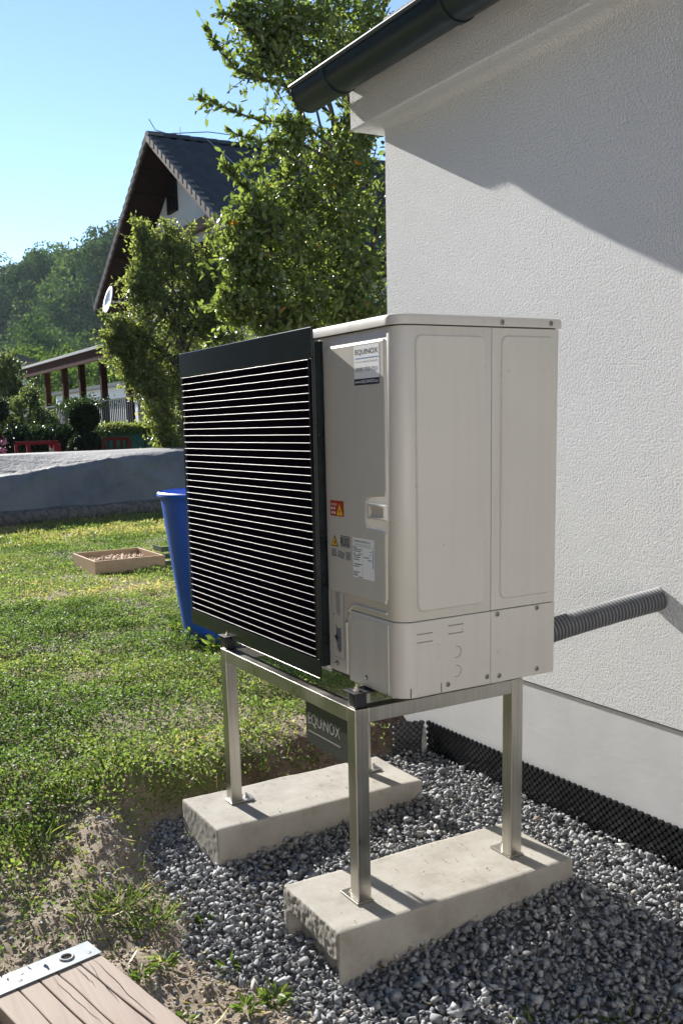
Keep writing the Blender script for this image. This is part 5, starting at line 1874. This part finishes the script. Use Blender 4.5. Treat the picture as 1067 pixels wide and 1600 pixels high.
# tiles: wavy courses on each slope
for side in (-1, 1):
    vs, fs = [], []
    ncol, nrow = 150, 18
    for r_ in range(nrow):
        for e in (0, 1):
            s = HL * (r_ + e) / nrow
            lift = 0.075 if e else 0.015
            for c in range(ncol + 1):
                y = AP[1] + RL * c / ncol
                wv = 0.022 * math.sin(c * 2 * math.pi / 5)
                vs.append((AP[0] + side * s, y, roofz(s) + lift + wv + 0.02))
    w_ = ncol + 1
    for r_ in range(nrow * 2 - 1):
        for c in range(ncol):
            fs.append((r_ * w_ + c, r_ * w_ + c + 1, (r_ + 1) * w_ + c + 1, (r_ + 1) * w_ + c))
    mkfast('roof_tiles', vs, fs, M['tile'], nh, None, False, 4)
    # soffit boarding and structure below the tiles
    p = [(AP[0], AP[2]), (AP[0] + side * HL, roofz(HL)), (AP[0] + side * HL, roofz(HL) - 0.16), (AP[0], AP[2] - 0.16)]
    vs = [(x, y, z) for y in (AP[1] + 0.02, AP[1] + RL) for x, z in p]
    fs = [(0, 1, 2, 3), (4, 5, 6, 7), (0, 1, 5, 4), (1, 2, 6, 5), (2, 3, 7, 6), (3, 0, 4, 7)]
    sfo = G().add(vs, fs).build('soffit', M['dark_wood'], nh)
    # board joints on the soffit underside
    for k in range(1, 8):
        s = HL * k / 8
        G().box(AP[0] + side * s - 0.02, AP[0] + side * s + 0.02, AP[1] + 0.03, GY, roofz(s) - 0.2, roofz(s) - 0.16).build('batten', M['dark_wood'], sfo)
    # barge board on the gable edge
    vs = [(AP[0] + side * s, y, roofz(s) + dz) for y in (AP[1] - 0.03, AP[1] + 0.015) for s, dz in ((0, 0.0), (HL, 0.0), (HL, -0.2), (0, -0.2))]
    G().add(vs, fs).build('barge_board', M['rake_board'] if side > 0 else M['dark_wood'], nh)  # left board darker: its shade is put into the wood colour
    # verge tiles, one by one
    nt_ = 21
    for k in range(nt_):
        s0, s1 = HL * k / nt_, HL * (k + 1) / nt_ + 0.03
        lf = 0.045
        vs = []
        for y in (AP[1] - 0.075, AP[1] + 0.16):
            for s, dz in ((s0, 0.05), (s1, 0.05 + lf), (s1, -0.13 + lf), (s0, -0.13)):
                vs.append((AP[0] + side * s, y - (0.012 if s == s1 else 0), roofz(s) + dz))
        G().add(vs, fs).build('verge_tile', M['verge'], nh)
# ridge tiles
for k in range(28):
    y0 = AP[1] - 0.05 + k * 0.39
    vs, fs = [], []
    for y, sc_ in ((y0, 1.0), (y0 + 0.41, 1.12)):
        for i in range(7):
            t = math.pi * i / 6
            vs.append((AP[0] + 0.15 * sc_ * math.cos(t), y, AP[2] + 0.0 + 0.13 * sc_ * math.sin(t)))
    fs = [(i, i + 1, 7 + i + 1, 7 + i) for i in range(6)] + [tuple(range(7)), tuple(range(7, 14))]
    G().add(vs, fs).build('ridge_tile', M['tile'] if k else M['verge'], nh)
# walls
WX0, WX1 = AP[0] - 4.7, AP[0] + 4.7
G().prism([(WX0, 0.0), (WX1, 0.0), (WX1, roofz(4.7) - 0.2), (AP[0], AP[2] - 0.2), (WX0, roofz(4.7) - 0.2)], 1, GY, AP[1] + RL - 0.6).build('gable_wall', M['far_plaster'], nh)
G().box(WX0 - 0.02, WX1 + 0.02, GY - 0.03, GY + 0.02, 0.0, 5.3).build('lower_wall', M['beige_plaster'], nh)
G().box(AP[0] - 3.3, AP[0] + 3.3, GY - 0.2, GY - 0.04, 6.35, 6.62).build('tie_beam', M['rake_board'], nh)
G().box(AP[0] - 3.7, AP[0] + 3.7, GY - 0.16, GY - 0.04, 5.3, 6.05).build('loft_boarding', M['dark_wood'], nh)
wx, wz = -24.17, 7.75
wd = G().box(wx - 0.36, wx + 0.36, GY - 0.06, GY + 0.02, 7.2, 8.3).build('window', M['dark_wood'], nh)
G().box(wx - 0.3, wx + 0.3, GY - 0.065, GY - 0.061, 7.27, 8.22).build('pane', M['glass_dark'], wd)
# lightning conductor wire along ridge and down the slope
g = G()
tipp = at(233, 186, 25.2)
ridge0 = (AP[0], AP[1] + 1.0, AP[2] + 0.2)
g.tube([tuple(tipp), tuple(at(243, 203, 25.2)), tuple(at(262, 209, 25.3)), (AP[0], AP[1] + 1.7, AP[2] + 0.3), (AP[0], AP[1] + 10, AP[2] + 0.3)], 0.013, 5)
for y in (0.9, 2.5, 4.4):
    g.tube([(AP[0], AP[1] + y, AP[2] + 0.1), (AP[0], AP[1] + y, AP[2] + 0.33)], 0.014, 5)
g.tube([(AP[0] + s, AP[1] + 1.6 + 0.15 * math.sin(s), roofz(s) + 0.14) for s in np.linspace(0, HL, 14)], 0.018, 5)
g.build('lightning_wire', M['wire'], nh)
# satellite dish on the left side
dc = at(172, 470, 26.5)
ds = empty('satellite_dish', tuple(dc), 'pale grey satellite dish mounted under the left eaves of the gabled house', 'satellite dish')
vs, fs = [], []
aim = Vector((-0.02, -0.94, 0.26)).normalized()
sx_ = aim.cross(Vector((0, 0, 1))).normalized()
sy_ = sx_.cross(aim)
for r_ in range(6):
    for k in range(28):
        t = 2 * math.pi * k / 28
        rr = 0.02 + 0.36 * r_ / 5
        p = Vector(dc) + sx_ * rr * math.cos(t) + sy_ * rr * math.sin(t) + aim * (0.28 * (rr / 0.45) ** 2 * 0.35)
        vs.append(p)
for r_ in range(5):
    for k in range(28):
        fs.append((r_ * 28 + k, r_ * 28 + (k + 1) % 28, (r_ + 1) * 28 + (k + 1) % 28, (r_ + 1) * 28 + k))
dsh = mk('reflector', vs, fs, M['dish'], ds, True)
sm = dsh.modifiers.new('thick', 'SOLIDIFY')
sm.thickness = 0.02
G().tube([Vector(dc) - sy_ * 0.4, Vector(dc) - sy_ * 0.3 + aim * 0.4, Vector(dc) + aim * 0.5], 0.015, 6).build('feed_arm', M['wire'], ds)
G().tube([Vector(dc), Vector((dc[0] + 0.1, dc[1] + 0.8, dc[2] - 0.1))], 0.03, 6).build('mount', M['wire'], ds)

# ------------------------------------------------------------------ trees
tb = at(560, 700, 10.2)
ells = []
for (px, py, d, rp, rz, wgt) in (
        (400, 330, 8.9, 45, 60, 1.0), (395, 430, 8.8, 50, 60, 1.0), (455, 300, 9.3, 55, 60, 1.0), (460, 400, 9.0, 62, 70, 1.0),
        (470, 480, 8.9, 60, 55, 1.0), (525, 250, 9.5, 60, 65, 1.0), (535, 340, 9.5, 65, 75, 1.0), (540, 440, 9.3, 65, 75, 1.0),
        (600, 300, 9.9, 70, 80, 0.7), (610, 430, 9.9, 70, 80, 0.7), (365, 470, 8.7, 35, 40, 0.8), (560, 200, 9.7, 45, 40, 0.8),
        (500, 60, 9.2, 55, 60, 0.6), (560, 20, 9.5, 65, 55, 0.8), (470, 10, 9.1, 60, 45, 0.45), (590, 70, 9.8, 60, 45, 0.9), (430, 60, 9.0, 32, 40, 0.5), (520, -70, 9.5, 100, 60, 0.6), (375, 380, 8.8, 40, 50, 0.8), (480, 110, 9.2, 42, 40, 0.5), (440, 25, 9.0, 40, 40, 0.4), (405, 85, 9.0, 26, 42, 0.5), (540, 110, 9.4, 45, 45, 0.9), (385, 20, 8.95, 26, 34, 0.5), (455, 205, 9.1, 36, 26, 0.6), (560, 500, 9.3, 70, 45, 1.0), (430, 500, 8.9, 55, 40, 1.0), (500, 420, 9.6, 80, 80, 1.0)):
    e = E_(px, py, d, rp, rz)
    ells.append((*e, wgt))


def S_(*pts):
    return [tuple(at(*p)) for p in pts]


shoots = [S_((520, 230, 9.2), (470, 190, 9.1), (410, 190, 9.0), (355, 170, 8.9), (318, 153, 8.8)),
          S_((500, 150, 9.2), (430, 130, 9.1), (370, 110, 9.0), (340, 75, 8.9), (325, 45, 8.85)),
          S_((520, 90, 9.2), (450, 60, 9.1), (390, 30, 9.0), (345, 22, 8.9)),
          S_((520, 250, 9.2), (460, 220, 9.0), (400, 222, 8.9), (360, 205, 8.8)),
          S_((510, 60, 9.2), (440, 20, 9.1), (390, -10, 9.0), (365, -25, 8.9)),
          S_((480, 130, 9.1), (440, 110, 9.0), (400, 60, 9.0), (372, 5, 8.9)),
          S_((480, 260, 9.0), (430, 235, 8.9), (415, 255, 8.8), (372, 262, 8.75)),
          S_((420, 350, 8.9), (390, 300, 8.8), (365, 275, 8.75), (350, 260, 8.7))]
make_tree('fruit_tree', 'tall leafy fruit tree with yellowing leaves rising behind the house corner', 'tree', (tb[0], tb[1], 0.0), tuple(at(560, 230, 10.2)), 0.07, ells, (0.078, 0.043), M['leaf_fruit'], 0.4, 72, 14, True, None, shoots, True, 0.016)
pb = at(275, 710, 17.5)
ells = []
for (px, py, d, rp, rz, wgt) in (
        (232, 410, 17.3, 30, 48, 1), (265, 395, 17.5, 34, 50, 1), (300, 420, 17.6, 40, 55, 1), (240, 480, 17.2, 42, 55, 1), (290, 500, 17.5, 48, 60, 1),
        (215, 530, 17.0, 36, 40, 0.8), (250, 570, 17.3, 46, 55, 1), (300, 590, 17.6, 46, 55, 1), (255, 640, 17.3, 34, 50, 1), (265, 690, 17.3, 24, 26, 0.8), (330, 470, 17.6, 40, 60, 1), (340, 560, 17.8, 45, 60, 1),
        (190, 540, 16.9, 26, 22, 0.6), (345, 400, 17.6, 34, 46, 1), (335, 450, 17.6, 40, 50, 1), (360, 510, 17.8, 45, 50, 1), (380, 420, 17.9, 40, 50, 0.8), (214, 450, 17.1, 18, 36, 0.6), (225, 370, 17.2, 18, 30, 0.5), (188, 512, 16.9, 18, 20, 0.5), (235, 600, 17.1, 34, 44, 0.9), (205, 575, 17.0, 26, 36, 0.7), (180, 528, 16.9, 18, 16, 0.5)):
    ells.append((*E_(px, py, d, rp, rz), wgt))
sh2 = [S_((240, 460, 17.3), (225, 410, 17.2), (215, 370, 17.2), (208, 345, 17.1)), S_((270, 430, 17.4), (262, 380, 17.4), (258, 345, 17.3)), S_((300, 430, 17.5), (298, 380, 17.5), (300, 350, 17.4)),
       S_((240, 530, 17.0), (200, 520, 16.9), (170, 500, 16.8), (160, 492, 16.8)), S_((320, 420, 17.5), (325, 370, 17.4), (330, 345, 17.4))]
make_tree('plum_tree', 'bushy light green plum tree in front of the gabled house', 'tree', (pb[0], pb[1], 0.0), tuple(at(285, 450, 17.5)), 0.08, ells, (0.09, 0.045), M['leaf_plum'], 0.45, 125, 15, False, None, sh2, True, 0.022)

# shrub just left of the frame, whose shade falls on the lawn edge
sx0 = (-2.75, -1.1)
make_tree('roadside_shrub', 'leafy shrub growing at the left margin of the lawn', 'shrub', (sx0[0], sx0[1], 0.0), (sx0[0], sx0[1], 0.5), 0.02, [(sx0[0], sx0[1], 0.42, 0.24, 0.18, 0.32, 1.0), (sx0[0] + 0.1, sx0[1] - 0.05, 0.62, 0.2, 0.16, 0.2, 0.8)], (0.06, 0.035), M['leaf_plum'], 0.2, 130, 14)

# tall hedgerow along the garden's left side (outside the picture, mirrored in the steel and the enamel)
hr = empty('tall_hedgerow', (0.5, -6.8, 0.0), 'tall dark hedgerow along the open side of the garden', 'hedge')
G().box(-22.0, 9.0, -7.4, -6.2, 0.0, 6.0).build('stems', M['twig'], hr)
n = 95000
x = rng.uniform(-22.3, 9.3, n)
z = 6.7 * rng.random(n) ** 0.8
y = -6.15 + 0.35 * fbm(x * 0.9, z * 0.9, 3) + rng.normal(0, 0.14, n)
top = rng.random(n) < 0.2
y = np.where(top, rng.uniform(-7.5, -6.0, n), y)
z = np.where(top, 6.05 + 0.5 * rng.random(n) + 0.6 * fbm(x * 0.8, y * 0.8, 3), np.minimum(z, 6.3))
V, F, kk = leaves(np.stack([x, y, np.maximum(z, 0.05)], 1), unit(rng.normal(size=(n, 3))), 0.12 * rng.uniform(0.6, 1.3, n), 0.07)
mkfast('foliage', V, F, M['leaf_hedge'], hr, np.repeat(rng.random(n), kk))

# sunlit cream outbuilding across the yard, behind the viewer
ob = empty('outbuilding', (7.4, -3.0, -0.15), 'white rendered outbuilding across the yard facing the heat pump', 'building')
M['cream'] = mat('cream_render', (0.74, 0.73, 0.71), 0.9, c2=(0.78, 0.77, 0.75), scale=1.5)
G().box(5.0, 9.0, -6.0, 0.6, -0.3, 3.5).build('wall', M['cream'], ob)
G().prism([(4.6, 3.502), (7.0, 4.8), (9.4, 3.502)], 1, -6.3, 0.8).build('roof', M['roof_dark'], ob)
dr = G().box(4.94, 4.999, -4.9, -3.9, -0.15, 1.95, 0.01).build('door', M['pergola_wood'], ob)
G().box(4.92, 4.938, -4.05, -3.98, 0.9, 0.95).build('handle', M['zinc'], dr)

# summer haze over the valley
hz = G().box(-1000, 1000, -1000, 1000, -30, 160).build('haze', M['ink'], None)
m, nt, b = new_mat('haze_air')
nt.nodes.remove(b)
pv = N(nt, 'ShaderNodeVolumePrincipled')
pv.inputs['Color'].default_value = (0.72, 0.85, 1.0, 1)
pv.inputs['Density'].default_value = 0.00009
pv.inputs['Anisotropy'].default_value = 0.2
nt.links.new(pv.outputs[0], nt.nodes['Material Output'].inputs['Volume'])
hz.data.materials.clear()
hz.data.materials.append(m)
tag(hz, 'thin bluish summer haze in the valley air', None, None, 'stuff')

# tiny dry debris on the slabs and gravel
n = 260
x = np.concatenate([rng.uniform(-0.34, -0.05, 40), rng.uniform(-1.11, -0.83, 45), rng.uniform(-1.1, 0.9, n - 85)])
y = np.concatenate([rng.uniform(-0.15, 0.62, 40), rng.uniform(-0.17, 0.62, 45), rng.uniform(-0.3, 0.85, n - 85)])
onslab = ((x > -0.35) & (x < -0.04) | (x > -1.12) & (x < -0.82)) & (y > -0.17) & (y < 0.63)
z = np.where(onslab, 0.0035, grav_z(x, y) + 0.022)
V, F, kk = leaves(np.stack([x, y, z], 1), unit(rng.normal(size=(n, 3)) * np.array([1, 1, 0.08])), rng.uniform(0.004, 0.016, n) * np.where(onslab, 0.7, 1.6), rng.uniform(0.002, 0.006, n), False, 0.1, np.tile(np.array([[0, 0, 1.0]]), (n, 1)) + rng.normal(size=(n, 3)) * 0.2)
M['debris'] = mat('dry_leaf_debris', (0.1, 0.07, 0.04), 0.9, c2=(0.3, 0.22, 0.12), scale=60)
tag(mkfast('dry_debris', V, F, M['debris']), 'tiny dry leaf bits on the slabs and gravel', None, None, 'stuff')
